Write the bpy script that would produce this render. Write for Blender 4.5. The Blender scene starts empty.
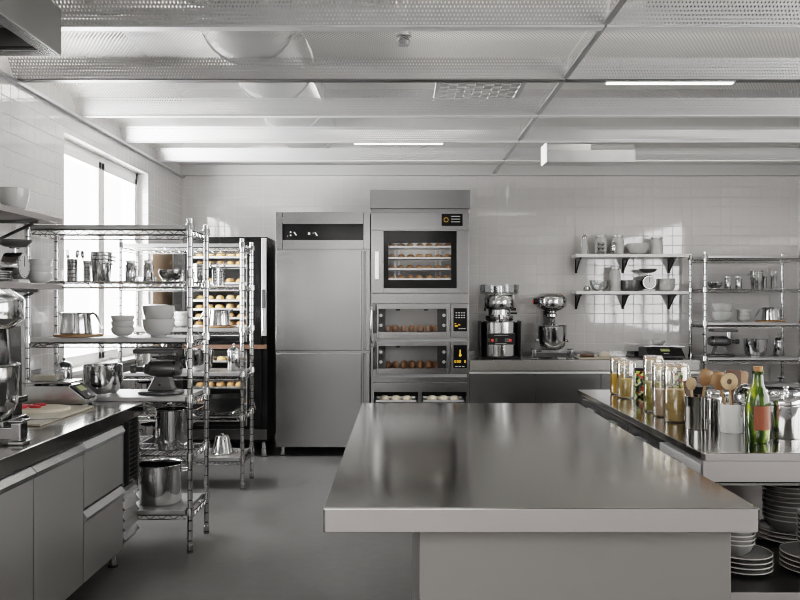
import bpy, bmesh, math, random
from mathutils import Vector, Matrix
random.seed(7)
PI = math.pi
C = bpy.context.scene.collection
CAMZ = 1.5
F = 800.0
WALL_Y = 8.55; WALL_L = -2.33; WALL_R = 4.25; CEIL = 2.836; REAR_Y = -3.0

def at(px, py, d):
    return Vector(((px - 400) / F * d, d, CAMZ - (py - 300) / F * d))

# ------------------------------------------------------------------ materials
def new_mat(name):
    m = bpy.data.materials.new(name); m.use_nodes = True
    nt = m.node_tree
    return m, nt, nt.nodes['Principled BSDF']

def sset(b, **k):
    for n, v in k.items():
        n = n.replace('_', ' ')
        if n in b.inputs: b.inputs[n].default_value = v

def col(c):
    return (c, c, c, 1) if isinstance(c, (int, float)) else (c[0], c[1], c[2], 1)

def mat(name, c, rough=.5, metal=0, var=0, scale=6, stretch=None, rvar=0, bump=0, spec=None):
    m, nt, b = new_mat(name)
    sset(b, Base_Color=col(c), Roughness=rough, Metallic=metal)
    if spec is not None: sset(b, Specular_IOR_Level=spec)
    if var or rvar or bump:
        tc = nt.nodes.new('ShaderNodeTexCoord'); mp = nt.nodes.new('ShaderNodeMapping')
        mp.inputs['Scale'].default_value = stretch or (1, 1, 1)
        nz = nt.nodes.new('ShaderNodeTexNoise'); nz.inputs['Scale'].default_value = scale
        nz.inputs['Detail'].default_value = 4
        nt.links.new(tc.outputs['Object'], mp.inputs[0]); nt.links.new(mp.outputs[0], nz.inputs['Vector'])
        if var:
            mx = nt.nodes.new('ShaderNodeMix'); mx.data_type = 'RGBA'
            cc = col(c)
            mx.inputs[6].default_value = tuple(max(0, v * (1 - var)) for v in cc[:3]) + (1,)
            mx.inputs[7].default_value = tuple(min(1, v * (1 + var)) for v in cc[:3]) + (1,)
            nt.links.new(nz.outputs['Fac'], mx.inputs[0]); nt.links.new(mx.outputs[2], b.inputs['Base Color'])
        if rvar:
            mr = nt.nodes.new('ShaderNodeMapRange')
            mr.inputs['To Min'].default_value = max(.02, rough - rvar); mr.inputs['To Max'].default_value = rough + rvar
            nt.links.new(nz.outputs['Fac'], mr.inputs['Value']); nt.links.new(mr.outputs[0], b.inputs['Roughness'])
        if bump:
            bp = nt.nodes.new('ShaderNodeBump'); bp.inputs['Strength'].default_value = bump
            bp.inputs['Distance'].default_value = .01
            nt.links.new(nz.outputs['Fac'], bp.inputs['Height']); nt.links.new(bp.outputs[0], b.inputs['Normal'])
    return m

def emis(name, c, s):
    m, nt, b = new_mat(name)
    sset(b, Base_Color=col(c), Emission_Color=col(c), Emission_Strength=s)
    return m

def glass(name, tint=(1, 1, 1), refl=.08, rough=.02, k=.7):
    m = bpy.data.materials.new(name); m.use_nodes = True
    nt = m.node_tree; nt.nodes.clear()
    out = nt.nodes.new('ShaderNodeOutputMaterial'); mx = nt.nodes.new('ShaderNodeMixShader')
    tr = nt.nodes.new('ShaderNodeBsdfTransparent'); gl = nt.nodes.new('ShaderNodeBsdfGlossy')
    tr.inputs[0].default_value = col(tint); gl.inputs['Roughness'].default_value = rough
    lw = nt.nodes.new('ShaderNodeLayerWeight'); lw.inputs[0].default_value = .25
    ad = nt.nodes.new('ShaderNodeMath'); ad.operation = 'MULTIPLY_ADD'
    ad.inputs[1].default_value = k; ad.inputs[2].default_value = refl
    nt.links.new(lw.outputs['Fresnel'], ad.inputs[0]); nt.links.new(ad.outputs[0], mx.inputs[0])
    nt.links.new(tr.outputs[0], mx.inputs[1]); nt.links.new(gl.outputs[0], mx.inputs[2])
    nt.links.new(mx.outputs[0], out.inputs[0])
    return m

def tile_mat(name, axes, base, grout, size=.104, rough=.05):
    m, nt, b = new_mat(name)
    tc = nt.nodes.new('ShaderNodeTexCoord'); sx = nt.nodes.new('ShaderNodeSeparateXYZ')
    cb = nt.nodes.new('ShaderNodeCombineXYZ'); br = nt.nodes.new('ShaderNodeTexBrick')
    nt.links.new(tc.outputs['Object'], sx.inputs[0])
    nt.links.new(sx.outputs[axes[0]], cb.inputs[0]); nt.links.new(sx.outputs[axes[1]], cb.inputs[1])
    nt.links.new(cb.outputs[0], br.inputs['Vector'])
    br.offset = 0; br.squash = 1
    br.inputs['Scale'].default_value = 1; br.inputs['Brick Width'].default_value = size
    br.inputs['Row Height'].default_value = size; br.inputs['Mortar Size'].default_value = .0034
    br.inputs['Mortar Smooth'].default_value = .3; br.inputs['Bias'].default_value = 0
    br.inputs['Color1'].default_value = col(base)
    br.inputs['Color2'].default_value = col(tuple(v * .97 for v in base))
    br.inputs['Mortar'].default_value = col(grout)
    nt.links.new(br.outputs['Color'], b.inputs['Base Color'])
    bp = nt.nodes.new('ShaderNodeBump'); bp.invert = True
    bp.inputs['Strength'].default_value = .5; bp.inputs['Distance'].default_value = .004
    nz = nt.nodes.new('ShaderNodeTexNoise'); nz.inputs['Scale'].default_value = 5
    nt.links.new(cb.outputs[0], nz.inputs['Vector'])
    b2 = nt.nodes.new('ShaderNodeBump'); b2.inputs['Strength'].default_value = .03; b2.inputs['Distance'].default_value = .02
    nt.links.new(nz.outputs['Fac'], b2.inputs['Height'])
    nt.links.new(b2.outputs[0], bp.inputs['Normal'])
    nt.links.new(br.outputs['Fac'], bp.inputs['Height']); nt.links.new(bp.outputs[0], b.inputs['Normal'])
    mr = nt.nodes.new('ShaderNodeMapRange'); mr.inputs['To Min'].default_value = rough; mr.inputs['To Max'].default_value = .6
    nt.links.new(br.outputs['Fac'], mr.inputs['Value']); nt.links.new(mr.outputs[0], b.inputs['Roughness'])
    sset(b, IOR=2.0)
    return m

def perf_mat(name, base, rough, pitch, r, axes=(0, 1)):
    """sheet metal with staggered punched holes"""
    m, nt, b = new_mat(name)
    sset(b, Base_Color=col(base), Metallic=.55, Roughness=rough)
    N = nt.nodes; L = nt.links
    tc = N.new('ShaderNodeTexCoord'); sx = N.new('ShaderNodeSeparateXYZ'); L.new(tc.outputs['Object'], sx.inputs[0])
    def mth(op, a, bb=None, c=None):
        n = N.new('ShaderNodeMath'); n.operation = op
        for i, v in enumerate((a, bb, c)):
            if v is None: continue
            if isinstance(v, (int, float)): n.inputs[i].default_value = v
            else: L.new(v, n.inputs[i])
        return n.outputs[0]
    u = mth('DIVIDE', sx.outputs[axes[0]], pitch); v = mth('DIVIDE', sx.outputs[axes[1]], pitch * .866)
    row = mth('FLOOR', v); odd = mth('MODULO', mth('ABSOLUTE', row), 2)
    u2 = mth('ADD', u, mth('MULTIPLY', odd, .5))
    fu = mth('SUBTRACT', mth('FRACT', u2), .5); fv = mth('MULTIPLY', mth('SUBTRACT', mth('FRACT', v), .5), .866)
    d2 = mth('ADD', mth('MULTIPLY', fu, fu), mth('MULTIPLY', fv, fv))
    hole = mth('LESS_THAN', d2, (r / pitch) ** 2)
    al = mth('SUBTRACT', 1.0, hole)
    L.new(al, b.inputs['Alpha'])
    return m

M = {}
M['steel'] = mat('brushed_steel', .50, .24, 1, var=.05, scale=3, stretch=(1, 1, 30), rvar=.03)
M['steel_h'] = mat('brushed_steel_panel', .26, .22, 1, var=.04, scale=1.2)
M['steel_top'] = mat('worktop_steel', (.34, .33, .31), .13, 1, var=.05, scale=2.5, rvar=.04)
M['steel_edge'] = mat('worktop_edge_steel', (.365, .345, .335), .42, .6, var=.03, scale=4)
M['steel_cab_dark'] = mat('dark_cabinet_steel', (.52, .51, .50), .30, .85, var=.05, scale=1.5, rvar=.02)
M['island_base'] = mat('island_base_steel', (.265, .255, .24), .36, .65, var=.04, scale=2)
M['steel_cab'] = mat('cabinet_steel', (.43, .42, .40), .26, 1, var=.05, scale=2, rvar=.05)
M['steel_dark'] = mat('dark_steel', .22, .3, 1, var=.1, scale=5)
M['steel_lip'] = mat('lip_steel', .66, .32, 1, var=.03)
M['plate_steel'] = mat('satin_shelf_steel', .42, .36, .75, var=.04, scale=3)
M['chrome'] = mat('chrome', .58, .08, 1, var=.03, scale=8)
M['wire'] = mat('chrome_wire', .48, .14, 1, var=.03, scale=8)
M['polish'] = mat('polished_steel', .52, .10, 1, var=.04, scale=6)
M['polish_dark'] = mat('polished_dark_steel', .30, .16, 1, var=.08, scale=6)
M['cast'] = mat('cast_grey_metal', .115, .34, .6, var=.15, scale=14, bump=.05)
M['cast_black'] = mat('black_iron', .012, .35, 0, var=.2, scale=14, spec=.25)
M['black'] = mat('black_plastic', .012, .32, 0, var=.2, scale=8, spec=.3)
M['blackg'] = mat('black_enamel', .006, .12, 0, var=.2, scale=4, spec=.15)
M['blackmatte'] = mat('black_matte', .012, .55, 0, var=.2, scale=6)
M['cav'] = mat('oven_cavity_steel', .30, .45, .8, var=.15, scale=6)
M['cavlight'] = mat('oven_cavity_liner', .40, .5, .2, var=.1, scale=4)
M['ceramic'] = mat('grey_ceramic', (.50, .50, .49), .18, 0, var=.03, scale=5)
M['white_cer'] = mat('white_ceramic', (.72, .72, .70), .2, 0, var=.03, scale=5)
M['plate'] = mat('plate_glaze', (.20, .20, .195), .10, 0, var=.06, scale=8)
M['plate_rim'] = mat('plate_rim_glaze', (.48, .46, .43), .14, 0, var=.05, scale=8)
M['white'] = mat('white_paint', (.72, .72, .71), .4, 0, var=.02, scale=3)
M['handle_white'] = mat('handle_white', (.93, .93, .92), .35)
M['liner_grey'] = mat('matte_grey_trim', (.46, .46, .455), .75)
M['shelfw'] = mat('white_shelf_laminate', (.80, .80, .79), .3, 0, var=.02, scale=3)
M['frame'] = mat('window_frame_paint', (.86, .855, .84), .35, 0, var=.02, scale=3)
M['wood'] = mat('oiled_wood', (.30, .165, .075), .42, 0, var=.35, scale=9, stretch=(1, 1, .15), bump=.05)
M['wood_l'] = mat('pale_wood', (.46, .32, .18), .45, 0, var=.2, scale=10, stretch=(1, .2, 1))
M['wood_d'] = mat('dark_wood', (.085, .04, .022), .42, 0, var=.3, scale=9, stretch=(1, 1, .15))
M['board'] = mat('cutting_board_tan', (.40, .365, .29), .45, 0, var=.10, scale=14, stretch=(6, 1, 1))
M['board2'] = mat('cutting_board_cream', (.55, .50, .40), .45, 0, var=.10, scale=14, stretch=(6, 1, 1))
M['cork'] = mat('wall_reflection_tan', (.52, .38, .27), .7, 0, var=.12, scale=40)  # tan of the light reflected on the left wall, as a colour
M['bread'] = mat('bread_crust', (.50, .26, .10), .5, 0, var=.5, scale=26, bump=.1)
M['bread_l'] = mat('bread_crust_pale', (.66, .40, .16), .5, 0, var=.4, scale=26, bump=.1)
M['bread_d'] = mat('bread_crust_dark', (.24, .115, .05), .5, 0, var=.5, scale=30, bump=.1)
M['dough'] = mat('raw_dough', (.60, .54, .42), .6, 0, var=.1, scale=20)
M['cream'] = mat('cream', (.66, .58, .45), .45, 0, var=.05, scale=9)
M['red'] = mat('cut_tomato', (.38, .022, .03), .3, 0, var=.4, scale=40)
M['glass'] = glass('clear_glass', (.97, .98, .98), .05)
M['pane'] = glass('window_glass', (.98, .99, .99), .03, k=.3)
M['ovenglass'] = glass('oven_door_glass', (.92, .92, .92), .02)
M['lidglass'] = glass('frosted_lid_glass', (.96, .86, .74), .32, .25)
M['jarglass'] = glass('storage_jar_glass', (.96, .95, .92), .07, .03)
M['bottle'] = None
M['bottle_label'] = mat('bottle_label_orange', (.20, .045, .012), .5, 0, var=.15, scale=60)
M['cork_stop'] = mat('cork_stopper', (.42, .20, .08), .7, 0, var=.2, scale=50)
M['orange'] = mat('orange_juice', (1, .52, .03), .3, 0, var=.1, scale=12)
M['gold'] = mat('golden_grain', (.85, .55, .20), .55, 0, var=.4, scale=60)
M['olivec'] = mat('olive_green_pulse', (.40, .35, .07), .55, 0, var=.4, scale=60)
M['brownc'] = mat('brown_pulse', (.52, .37, .15), .55, 0, var=.4, scale=70)
M['pinkc'] = mat('pink_brown_pulse', (.65, .48, .36), .55, 0, var=.4, scale=70)
M['yellow'] = emis('amber_display', (.85, .42, .02), .35)
M['dim_mark'] = mat('dim_amber_mark', (.35, .18, .02), .4)
M['lcd'] = mat('lcd_green', (.34, .38, .16), .3)
M['led'] = emis('red_led', (.8, .05, .03), .3)
M['mark'] = emis('display_mark', (.42, .43, .42), .06)
M['lamp'] = emis('lamp_diffuser', (1, .98, .95), 7)
M['lamp_dim'] = emis('end_cap_glow', (1, 1, 1), 1.2)
M['rubber'] = mat('rubber', .02, .6)
M['duct'] = mat('galvanised_duct', .42, .4, .9, var=.12, scale=7)
M['perf'] = perf_mat('perforated_ceiling_sheet', .44, .42, .021, .0085)
M['perfv'] = perf_mat('perforated_ceiling_upright', .58, .40, .018, .0042, (0, 2))
M['lipdark'] = mat('ceiling_lip_steel', .66, .4, .5, var=.05, scale=3)
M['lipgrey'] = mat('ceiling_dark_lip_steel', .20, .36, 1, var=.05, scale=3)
M['hood'] = mat('hood_steel', (.30, .295, .29), .34, 1, var=.05, scale=2)
M['slab'] = mat('plenum_paint', (.85, .82, .77), .8, 0, var=.05, scale=2)
M['pickle'] = None

def mk_pickle():
    m, nt, b = new_mat('mixed_pickles')
    tc = nt.nodes.new('ShaderNodeTexCoord'); vo = nt.nodes.new('ShaderNodeTexVoronoi'); vo.inputs['Scale'].default_value = 55
    cr = nt.nodes.new('ShaderNodeValToRGB'); cr.color_ramp.interpolation = 'CONSTANT'
    e = cr.color_ramp.elements
    e[0].position = 0; e[0].color = (.01, .02, .008, 1); e[1].position = .45; e[1].color = (.05, .14, .02, 1)
    for p, c in ((.66, (.45, .5, .08, 1)), (.80, (.6, .62, .35, 1)), (.9, (.4, .04, .02, 1))):
        x = e.new(p); x.color = c
    sp = nt.nodes.new('ShaderNodeSeparateColor')
    nt.links.new(tc.outputs['Object'], vo.inputs['Vector']); nt.links.new(vo.outputs['Color'], sp.inputs[0])
    nt.links.new(sp.outputs[0], cr.inputs[0]); nt.links.new(cr.outputs[0], b.inputs['Base Color'])
    sset(b, Roughness=.2)
    return m
M['pickle'] = mk_pickle()
def mk_bottle():
    m, nt, b = new_mat('green_bottle_glass')
    tc = nt.nodes.new('ShaderNodeTexCoord'); nz = nt.nodes.new('ShaderNodeTexNoise'); mp = nt.nodes.new('ShaderNodeMapping')
    mp.inputs['Scale'].default_value = (22, 22, 9); nz.inputs['Detail'].default_value = 2; nz.inputs['Scale'].default_value = 1
    cr = nt.nodes.new('ShaderNodeValToRGB'); e = cr.color_ramp.elements
    e[0].position = .42; e[0].color = (.018, .035, .008, 1); e[1].position = .70; e[1].color = (.45, .50, .03, 1)  # dark to yellow-green: highlights of the glass painted into the colour
    x = e.new(.56); x.color = (.07, .12, .012, 1)
    nt.links.new(tc.outputs['Object'], mp.inputs[0]); nt.links.new(mp.outputs[0], nz.inputs['Vector']); nt.links.new(nz.outputs['Fac'], cr.inputs[0]); nt.links.new(cr.outputs[0], b.inputs['Base Color'])
    sset(b, Roughness=.05); return m
M['bottle'] = mk_bottle()

def mk_floor():
    m, nt, b = new_mat('polished_concrete')
    tc = nt.nodes.new('ShaderNodeTexCoord'); n1 = nt.nodes.new('ShaderNodeTexNoise'); n2 = nt.nodes.new('ShaderNodeTexNoise')
    n1.inputs['Scale'].default_value = 1.6; n1.inputs['Detail'].default_value = 6
    n2.inputs['Scale'].default_value = 14; n2.inputs['Detail'].default_value = 6
    ad = nt.nodes.new('ShaderNodeMath'); ad.operation = 'MULTIPLY_ADD'; ad.inputs[1].default_value = .35
    nt.links.new(tc.outputs['Object'], n1.inputs['Vector']); nt.links.new(tc.outputs['Object'], n2.inputs['Vector'])
    nt.links.new(n2.outputs['Fac'], ad.inputs[0]); nt.links.new(n1.outputs['Fac'], ad.inputs[2])
    cr = nt.nodes.new('ShaderNodeValToRGB'); e = cr.color_ramp.elements
    e[0].position = .42; e[0].color = (.074, .073, .072, 1); e[1].position = .95; e[1].color = (.132, .130, .128, 1)
    nt.links.new(ad.outputs[0], cr.inputs[0]); nt.links.new(cr.outputs[0], b.inputs['Base Color'])
    mr = nt.nodes.new('ShaderNodeMapRange'); mr.inputs['To Min'].default_value = .28; mr.inputs['To Max'].default_value = .48
    nt.links.new(n1.outputs['Fac'], mr.inputs['Value']); nt.links.new(mr.outputs[0], b.inputs['Roughness'])
    return m
M['floor'] = mk_floor()
def mk_post():
    m, nt, b = new_mat('ringed_chrome_post'); sset(b, Metallic=1, Roughness=.12)
    tc = nt.nodes.new('ShaderNodeTexCoord'); sx = nt.nodes.new('ShaderNodeSeparateXYZ'); nt.links.new(tc.outputs['Object'], sx.inputs[0])
    a = nt.nodes.new('ShaderNodeMath'); a.operation = 'MULTIPLY_ADD'; a.inputs[1].default_value = 1 / .06; a.inputs[2].default_value = -.25 + .5
    f = nt.nodes.new('ShaderNodeMath'); f.operation = 'PINGPONG'; f.inputs[1].default_value = .5
    g = nt.nodes.new('ShaderNodeMath'); g.operation = 'GREATER_THAN'; g.inputs[1].default_value = .45
    mx = nt.nodes.new('ShaderNodeMix'); mx.data_type = 'RGBA'; mx.inputs[6].default_value = (.47, .47, .47, 1); mx.inputs[7].default_value = (.12, .12, .12, 1)
    nt.links.new(sx.outputs[2], a.inputs[0]); nt.links.new(a.outputs[0], f.inputs[0]); nt.links.new(f.outputs[0], g.inputs[0])
    nt.links.new(g.outputs[0], mx.inputs[0]); nt.links.new(mx.outputs[2], b.inputs['Base Color'])
    return m
M['post'] = mk_post()
TB = (.61, .595, .588); TG = (.52, .507, .50)
M['tile_back'] = tile_mat('wall_tile_back', (0, 2), TB, TG)
M['tile_side'] = tile_mat('wall_tile_side', (1, 2), TB, TG)

# ------------------------------------------------------------------ mesh builder
class MB:
    def __init__(s): s.bm = bmesh.new(); s.flat = False
    def box(s, x0, x1, y0, y1, z0, z1, bev=0, seg=2):
        t = bmesh.new(); s.flat = True
        r = bmesh.ops.create_cube(t, size=1)
        for v in t.verts:
            v.co = Vector(((x0 + x1) / 2 + v.co.x * (x1 - x0), (y0 + y1) / 2 + v.co.y * (y1 - y0), (z0 + z1) / 2 + v.co.z * (z1 - z0)))
        if bev:
            bmesh.ops.bevel(t, geom=t.edges[:], offset=bev, segments=seg, affect='EDGES', profile=.5)
        s.merge(t); return s
    def merge(s, t, mtx=None):
        me = bpy.data.meshes.new('tmp'); t.to_mesh(me); t.free()
        if mtx is not None: me.transform(mtx)
        s.bm.from_mesh(me); bpy.data.meshes.remove(me)
    def lathe(s, prof, c=(0, 0, 0), seg=28, axis='z', mtx=None):
        t = bmesh.new(); rings = []
        for r, z in prof:
            if r < 1e-6: rings.append([t.verts.new((0, 0, z))])
            else: rings.append([t.verts.new((r * math.cos(2 * PI * i / seg), r * math.sin(2 * PI * i / seg), z)) for i in range(seg)])
        for a, b in zip(rings, rings[1:]):
            if len(a) == 1 and len(b) == 1: continue
            for i in range(seg):
                j = (i + 1) % seg
                if len(a) == 1: t.faces.new((a[0], b[i], b[j]))
                elif len(b) == 1: t.faces.new((a[i], a[j], b[0]))
                else: t.faces.new((a[i], a[j], b[j], b[i]))
        mt = Matrix.Translation(c)
        if axis == 'x': mt = mt @ Matrix.Rotation(PI / 2, 4, 'Y')
        if axis == 'y': mt = mt @ Matrix.Rotation(-PI / 2, 4, 'X')
        if mtx is not None: mt = mt @ mtx
        bmesh.ops.recalc_face_normals(t, faces=t.faces[:])
        s.merge(t, mt); return s
    def cyl(s, c, r, h, axis='z', seg=20, bev=0):
        b = min(bev, h / 2, r / 2)
        p = [(0, 0), (r, 0), (r, h), (0, h)] if not b else [(0, 0), (r - b, 0), (r, b), (r, h - b), (r - b, h), (0, h)]
        return s.lathe(p, c, seg, axis)
    def tube(s, pts, r, seg=6, cap=True):
        pts = [Vector(p) for p in pts]; t = s.bm; rings = []
        for i, p in enumerate(pts):
            d = (pts[min(i + 1, len(pts) - 1)] - pts[max(i - 1, 0)])
            if d.length < 1e-9: d = Vector((0, 0, 1))
            d.normalize()
            up = Vector((0, 0, 1)) if abs(d.z) < .9 else Vector((1, 0, 0))
            a = d.cross(up).normalized(); b = d.cross(a).normalized()
            rr = r[i] if isinstance(r, (list, tuple)) else r
            rings.append([t.verts.new(p + a * (rr * math.cos(2 * PI * k / seg)) + b * (rr * math.sin(2 * PI * k / seg))) for k in range(seg)])
        for a, b in zip(rings, rings[1:]):
            for k in range(seg):
                j = (k + 1) % seg
                t.faces.new((a[k], b[k], b[j], a[j]))
        if cap:
            t.faces.new(rings[0]); t.faces.new(list(reversed(rings[-1])))
        return s
    def prism(s, poly, a, b, axis='y', bev=0):
        """extrude a 2-D polygon along axis: x -> (y,z), y -> (x,z), z -> (x,y)"""
        def mk(p, q):
            return {'x': (q, p[0], p[1]), 'y': (p[0], q, p[1]), 'z': (p[0], p[1], q)}[axis]
        t = bmesh.new(); s.flat = True
        A = [t.verts.new(mk(p, a)) for p in poly]; B = [t.verts.new(mk(p, b)) for p in poly]
        t.faces.new(A); t.faces.new(list(reversed(B)))
        for i in range(len(poly)):
            j = (i + 1) % len(poly); t.faces.new((A[i], B[i], B[j], A[j]))
        bmesh.ops.recalc_face_normals(t, faces=t.faces[:])
        if bev: bmesh.ops.bevel(t, geom=t.edges[:], offset=bev, segments=2, affect='EDGES', profile=.5)
        s.merge(t); return s
    def quad(s, pts):
        s.bm.faces.new([s.bm.verts.new(p) for p in pts]); return s
    def xf(s, mtx):
        bmesh.ops.transform(s.bm, matrix=mtx, verts=s.bm.verts[:]); return s
    def build(s, name, m, parent=None, label=None, smooth=True, loc=None, rot=None):
        me = bpy.data.meshes.new(name); s.bm.to_mesh(me); s.bm.free()
        me.materials.append(m)
        if smooth:
            me.polygons.foreach_set('use_smooth', [True] * len(me.polygons))
            me.set_sharp_from_angle(angle=math.radians(38))
        o = bpy.data.objects.new(name, me); C.objects.link(o)
        if s.flat and smooth:
            wn = o.modifiers.new('weighted_normal', 'WEIGHTED_NORMAL'); wn.keep_sharp = True; wn.weight = 100
        if parent: o.parent = parent
        if loc is not None: o.location = loc
        if rot is not None: o.rotation_euler = rot
        if label: o['label'] = label
        return o

def thing(name, label, cat, loc=(0, 0, 0), rz=0, group=None):
    o = bpy.data.objects.new(name, None); C.objects.link(o)
    o.empty_display_size = .05
    o.location = loc; o.rotation_euler = (0, 0, rz)
    o['label'] = label; o['category'] = cat
    if group: o['group'] = group
    return o
def tag(o, label, cat, group=None, kind=None):
    o['label'] = label; o['category'] = cat
    if group: o['group'] = group
    if kind: o['kind'] = kind
    return o
def struct(o): o['kind'] = 'structure'; return o
def dup(root, loc, rz=None, label=None, group=None, rot=None, scale=None):
    def cp(o, par):
        c = o.copy(); C.objects.link(c)
        if par: c.parent = par
        for ch in list(o.children): cp(ch, c)
        return c
    r = cp(root, None); r.location = loc
    if rz is not None: r.rotation_euler = (0, 0, rz)
    if rot is not None: r.rotation_euler = rot
    if scale is not None: r.scale = (scale,) * 3 if isinstance(scale, (int, float)) else scale
    if label: r['label'] = label
    if group: r['group'] = group
    return r
class Proto:
    """first placement uses the prototype itself, later ones copy it"""
    def __init__(s, root): s.root = root; s.used = False
    def put(s, loc, label, rz=0, group=None, rot=None, scale=None):
        if not s.used:
            s.used = True; o = s.root
            s.sc = tuple(o.scale)
            o.location = loc; o.rotation_euler = rot if rot is not None else (0, 0, rz)
            if scale is not None: o.scale = (scale,) * 3 if isinstance(scale, (int, float)) else scale
            o['label'] = label
            if group: o['group'] = group
            return o
        return dup(s.root, loc, rz, label, group, rot, scale if scale is not None else s.sc)
ORD = ['first', 'second', 'third', 'fourth', 'fifth', 'sixth', 'seventh', 'eighth', 'ninth', 'tenth']

# ------------------------------------------------------------------ room shell
struct(MB().box(WALL_L - .3, WALL_R + .3, REAR_Y - .3, WALL_Y + .3, -.1, 0).build('floor', M['floor']))
PL = 3.75   # underside of the structural slab above the hung ceiling
struct(MB().box(WALL_L - .3, WALL_R + .3, WALL_Y, WALL_Y + .2, 0, PL).build('wall_back', M['tile_back'], smooth=False))
struct(MB().box(WALL_L - .3, WALL_R + .3, REAR_Y - .2, REAR_Y, 0, PL).build('wall_front', M['tile_back'], smooth=False))
WN = (5.55, 7.40, .97, 2.665)     # window on the left wall: y0 y1 z0 z1
WL = (-2.5, -.1, 1.0, 2.5)       # second window on the left wall, beside the camera
def holed(name, xa, xb, *ws):
    m = MB(); y = REAR_Y
    for w in sorted(ws):
        m.box(xa, xb, y, w[0], 0, PL); y = w[1]
        m.box(xa, xb, w[0], w[1], 0, w[2]); m.box(xa, xb, w[0], w[1], w[3], PL)
    m.box(xa, xb, y, WALL_Y, 0, PL)
    return struct(m.build(name, M['tile_side'], smooth=False))
holed('wall_left', WALL_L - .25, WALL_L, WL, WN)
WR = (-1.2, 5.1, .90, 2.79)
holed('wall_right', WALL_R, WALL_R + .25, WR)

def window(name, x, w, n, side):
    """casement window; x = plane of the frame's room face, side = -1 left wall / 1 right wall"""
    y0, y1, z0, z1 = w
    root = bpy.data.objects.new(name, None); C.objects.link(root); root['kind'] = 'structure'
    t = .05; xa, xb = (x - .06, x) if side < 0 else (x, x + .06)
    f = MB()
    f.box(xa, xb, y0, y1, z0, z0 + t, .004); f.box(xa, xb, y0, y1, z1 - t, z1, .004)
    f.box(xa, xb, y0, y0 + t, z0, z1, .004); f.box(xa, xb, y1 - t, y1, z0, z1, .004)
    f.build('window_frame', M['frame'], root)
    wdt = (y1 - y0 - 2 * t) / n
    for i in range(n):
        a = y0 + t + i * wdt; b = a + wdt; s = .065
        m = MB(); xc, xd = (xa + .005, xb + .015) if side < 0 else (xa - .015, xb - .005)
        m.box(xc, xd, a, b, z0 + t, z0 + t + s, .006); m.box(xc, xd, a, b, z1 - t - s, z1 - t, .006)
        m.box(xc, xd, a, a + s, z0 + t, z1 - t, .006); m.box(xc, xd, b - s, b, z0 + t, z1 - t, .006)
        sash = m.build('sash', M['frame'], root)
        xm = (xa + xb) / 2
        MB().quad([(xm, a + s, z0 + t + s), (xm, b - s, z0 + t + s), (xm, b - s, z1 - t - s), (xm, a + s, z1 - t - s)]).build('pane', M['pane'], sash, smooth=False)
    sx = (x, WALL_L + .05) if side < 0 else (WALL_R - .05, x)
    MB().box(sx[0], sx[1], y0 + .002, y1 - .002, z0 + .001, z0 + .03, .006).build('window_sill', M['white'], root)
    return root
window('window_1', WALL_L - .10, WN, 2, -1)
window('window_3', WALL_L - .10, WL, 3, -1)
window('window_2', WALL_R + .04, WR, 3, 1)

# hung ceiling of perforated cassettes with cross beams
SEAM = 1.0
per = .94; lips = [3.95 + per * k for k in range(-7, 5)]
up = .104
m = MB(); mv = MB()
for k, e in enumerate(lips):
    y0 = e; y1 = (lips[k + 1] if k + 1 < len(lips) else WALL_Y + .12)
    for xa, xb in ((WALL_L, SEAM - .006), (SEAM + .006, WALL_R)):
        ye = min(y1 - .14, WALL_Y)
        m.quad([(xa, y0 + .012, CEIL + up), (xb, y0 + .012, CEIL + up), (xb, ye, CEIL + up), (xa, ye, CEIL + up)])
        if y1 < WALL_Y:
            mv.quad([(xa, y1 - .14, CEIL + up), (xb, y1 - .14, CEIL + up), (xb, y1 - .06, CEIL), (xa, y1 - .06, CEIL)])
        mv.quad([(xa, y0, CEIL), (xb, y0, CEIL), (xb, y0 + .012, CEIL + up), (xa, y0 + .012, CEIL + up)])
struct(m.build('ceiling', M['perf'], smooth=False))
struct(mv.build('ceiling', M['perfv'], smooth=False))
for k, e in enumerate(lips):
    m = MB()
    for xa, xb in ((WALL_L, SEAM - .006), (SEAM + .006, WALL_R)): m.box(xa, xb, e - .06, e, CEIL - .008, CEIL + .004, .002)
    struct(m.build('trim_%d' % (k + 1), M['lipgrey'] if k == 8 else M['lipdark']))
struct(MB().box(SEAM - .016, SEAM + .016, REAR_Y, WALL_Y, CEIL + .004, CEIL + .018).build('trim_13', M['duct']))
struct(MB().box(WALL_L, WALL_R, WALL_Y - .05, WALL_Y - .001, CEIL - .012, CEIL + .10).build('trim_14', M['liner_grey']))
struct(MB().box(WALL_L, WALL_L + .03, REAR_Y, WALL_Y, CEIL - .03, CEIL - .009).build('trim_15', M['steel_lip']))
struct(MB().box(WALL_L - .3, WALL_R + .3, REAR_Y - .3, WALL_Y + .3, PL, PL + .1).build('ceiling', M['slab']))

# plenum services seen through the perforations
d1 = thing('ventilation_duct', 'large round grey ventilation duct above the perforated ceiling, left of centre', 'duct', (-.95, 2.6, 3.27))
MB().cyl((0, 0, 0), .29, 5.7, 'y', 32).build('duct_pipe', M['duct'], d1)
for i in range(6): MB().lathe([(.29, 0), (.305, 0), (.305, .04), (.29, .04)], (0, .4 + i * 1.0, 0), 32, 'y').build('duct_collar', M['duct'], d1)
d2 = thing('ventilation_duct', 'rectangular dark ventilation duct above the perforated ceiling at the right', 'duct', (1.35, 2.7, 3.05))
MB().box(0, 2.2, 0, 1.7, 0, .4, .01).build('duct_box', M['steel_dark'], d2)
MB().box(-.02, 2.22, .8, .86, -.02, .42, .004).build('duct_flange', M['duct'], d2)
g = thing('ventilation_grille', 'chequered ventilation grille above the perforated ceiling, near the centre', 'vent', (.28, 5.5, 3.0))
mm = MB()
for i in range(9):
    for j in range(9):
        if (i + j) % 2: mm.box(i * .062, i * .062 + .06, j * .062, j * .062 + .06, 0, .008)
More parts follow.
